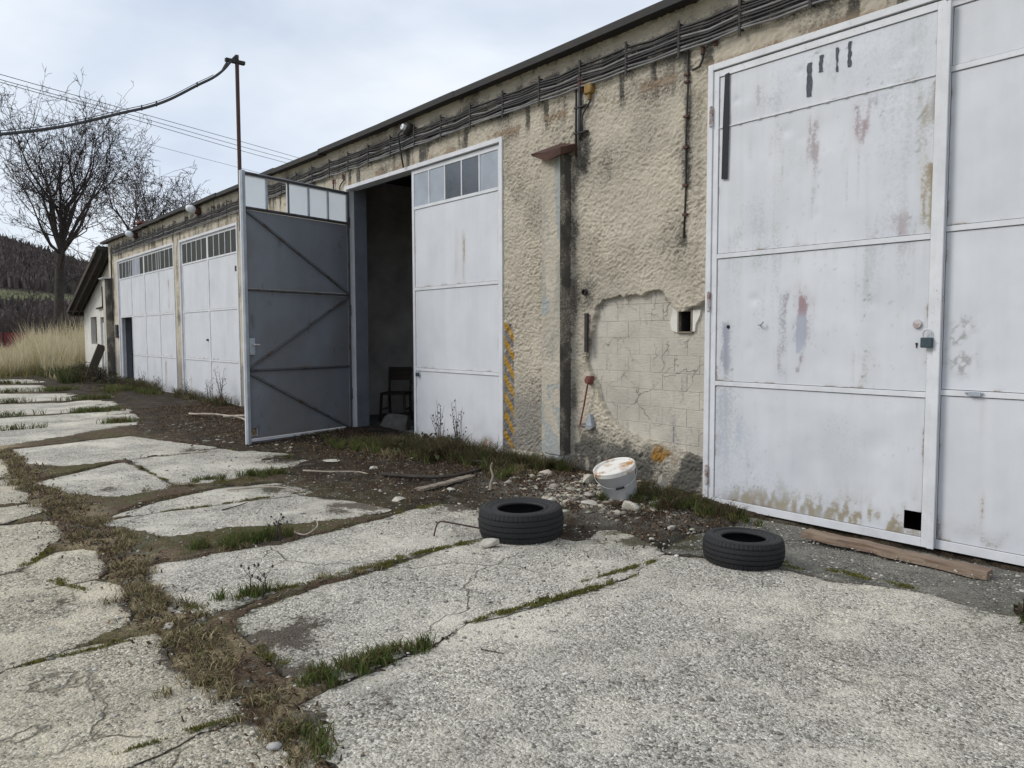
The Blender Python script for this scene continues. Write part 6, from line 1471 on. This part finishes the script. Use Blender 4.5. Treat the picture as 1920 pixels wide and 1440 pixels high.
# thicket between fence and hill
n = 1300; S = []
for i in range(n):
    x = random.uniform(-130, -64); y = random.uniform(2, 16) * (-x / 60); h = random.uniform(1.2, 3.6); p = Vector((x, y, -0.2))
    d = Vector((random.gauss(0, .18), random.gauss(0, .18), 1)).normalized()
    for k in range(3):
        q = p + d * h / 3; S.append((*p, *q, 0.05 - 0.013 * k, 0.037 - 0.012 * k))
        for j in range(2):
            e = q + Vector((random.gauss(0, .5), random.gauss(0, .5), random.uniform(.2, .9))); S.append((*q, *e, 0.02, 0.008))
        p = q; d = (d + Vector((random.gauss(0, .15), random.gauss(0, .15), 0))).normalized()
v, q = segs_mesh(S, 3)
o = fast('thicket', v, q, None, M['twig']); tag(o, 'dark bare thicket between the red fence and the hill', 'thicket', kind='stuff')

# ================================================================== HILL
def hill_h(x, y):
    f = sst(-150, -500, x)
    return f * np.clip(60 - 0.36 * (y - 10), 4, 110) * (0.94 + 0.12 * fbm(x * 0.02, y * 0.02, 4, 951)) + sst(-110, -150, x) * 2 - 0.5
xs = np.linspace(-1100, -105, 130); ys = np.linspace(-400, 420, 110); X, Y = np.meshgrid(xs, ys); x = X.ravel(); y = Y.ravel()
tint = np.repeat(np.array([[0.095, 0.076, 0.066]]), len(x), 0) * (0.7 + 0.6 * fbm(x * .03, y * .03, 4, 961))[:, None]
mead = sst(-215, -228, x) * sst(-268, -255, x) * sst(70, 45, y)
tint = tint * (1 - mead[:, None]) + np.array([[0.105, 0.115, 0.05]]) * mead[:, None]
hl = fast('hill', np.stack([x, y, hill_h(x, y)], 1), gridq(len(xs), len(ys)), None, M['hill'], None, True, {'tint': np.concatenate([tint, np.ones((len(x), 1))], 1)})
tag(hl, 'dark wooded hillside with a green meadow strip', 'hill', kind='structure')
n = 14000; x = -120 - rng.gamma(2.5, 110, n); y = rng.uniform(-0.15, 0.45, n) * -x
k = (x > -1000) & ~((x < -216) & (x > -266) & (y < 60)); x, y = x[k], y[k]; z = hill_h(x, y); n = len(x)
NB = 7
bx_ = np.repeat(x, NB) + rng.normal(0, 1.6, n * NB); by_ = np.repeat(y, NB) + rng.normal(0, 1.6, n * NB)
con = np.repeat(rng.uniform(0, 1, n) < 0.08, NB)
hgt = np.repeat(rng.uniform(2.5, 5.0, n), NB) * rng.uniform(0.7, 1.1, n * NB)
tn = np.where(con[:, None], np.array([[0.035, 0.042, 0.034]]), np.array([[0.125, 0.10, 0.095]])) * rng.uniform(0.6, 1.4, (n * NB, 1))
wd_ = rng.uniform(0.6, 1.6, n * NB)
M_keep = M['blade']; M['blade'] = M['frond']
blades('hillside_wood', bx_, by_, np.repeat(z, NB), hgt, wd_, rng.uniform(0.05, 0.35, n * NB), tn, 'bare brown wood with dark conifers covering the hill', 'wood')
M['blade'] = M_keep
print('objects', len(bpy.data.objects), 'tris', sum(len(o.data.loops) - 2 * len(o.data.polygons) for o in bpy.data.objects if o.type == 'MESH'))
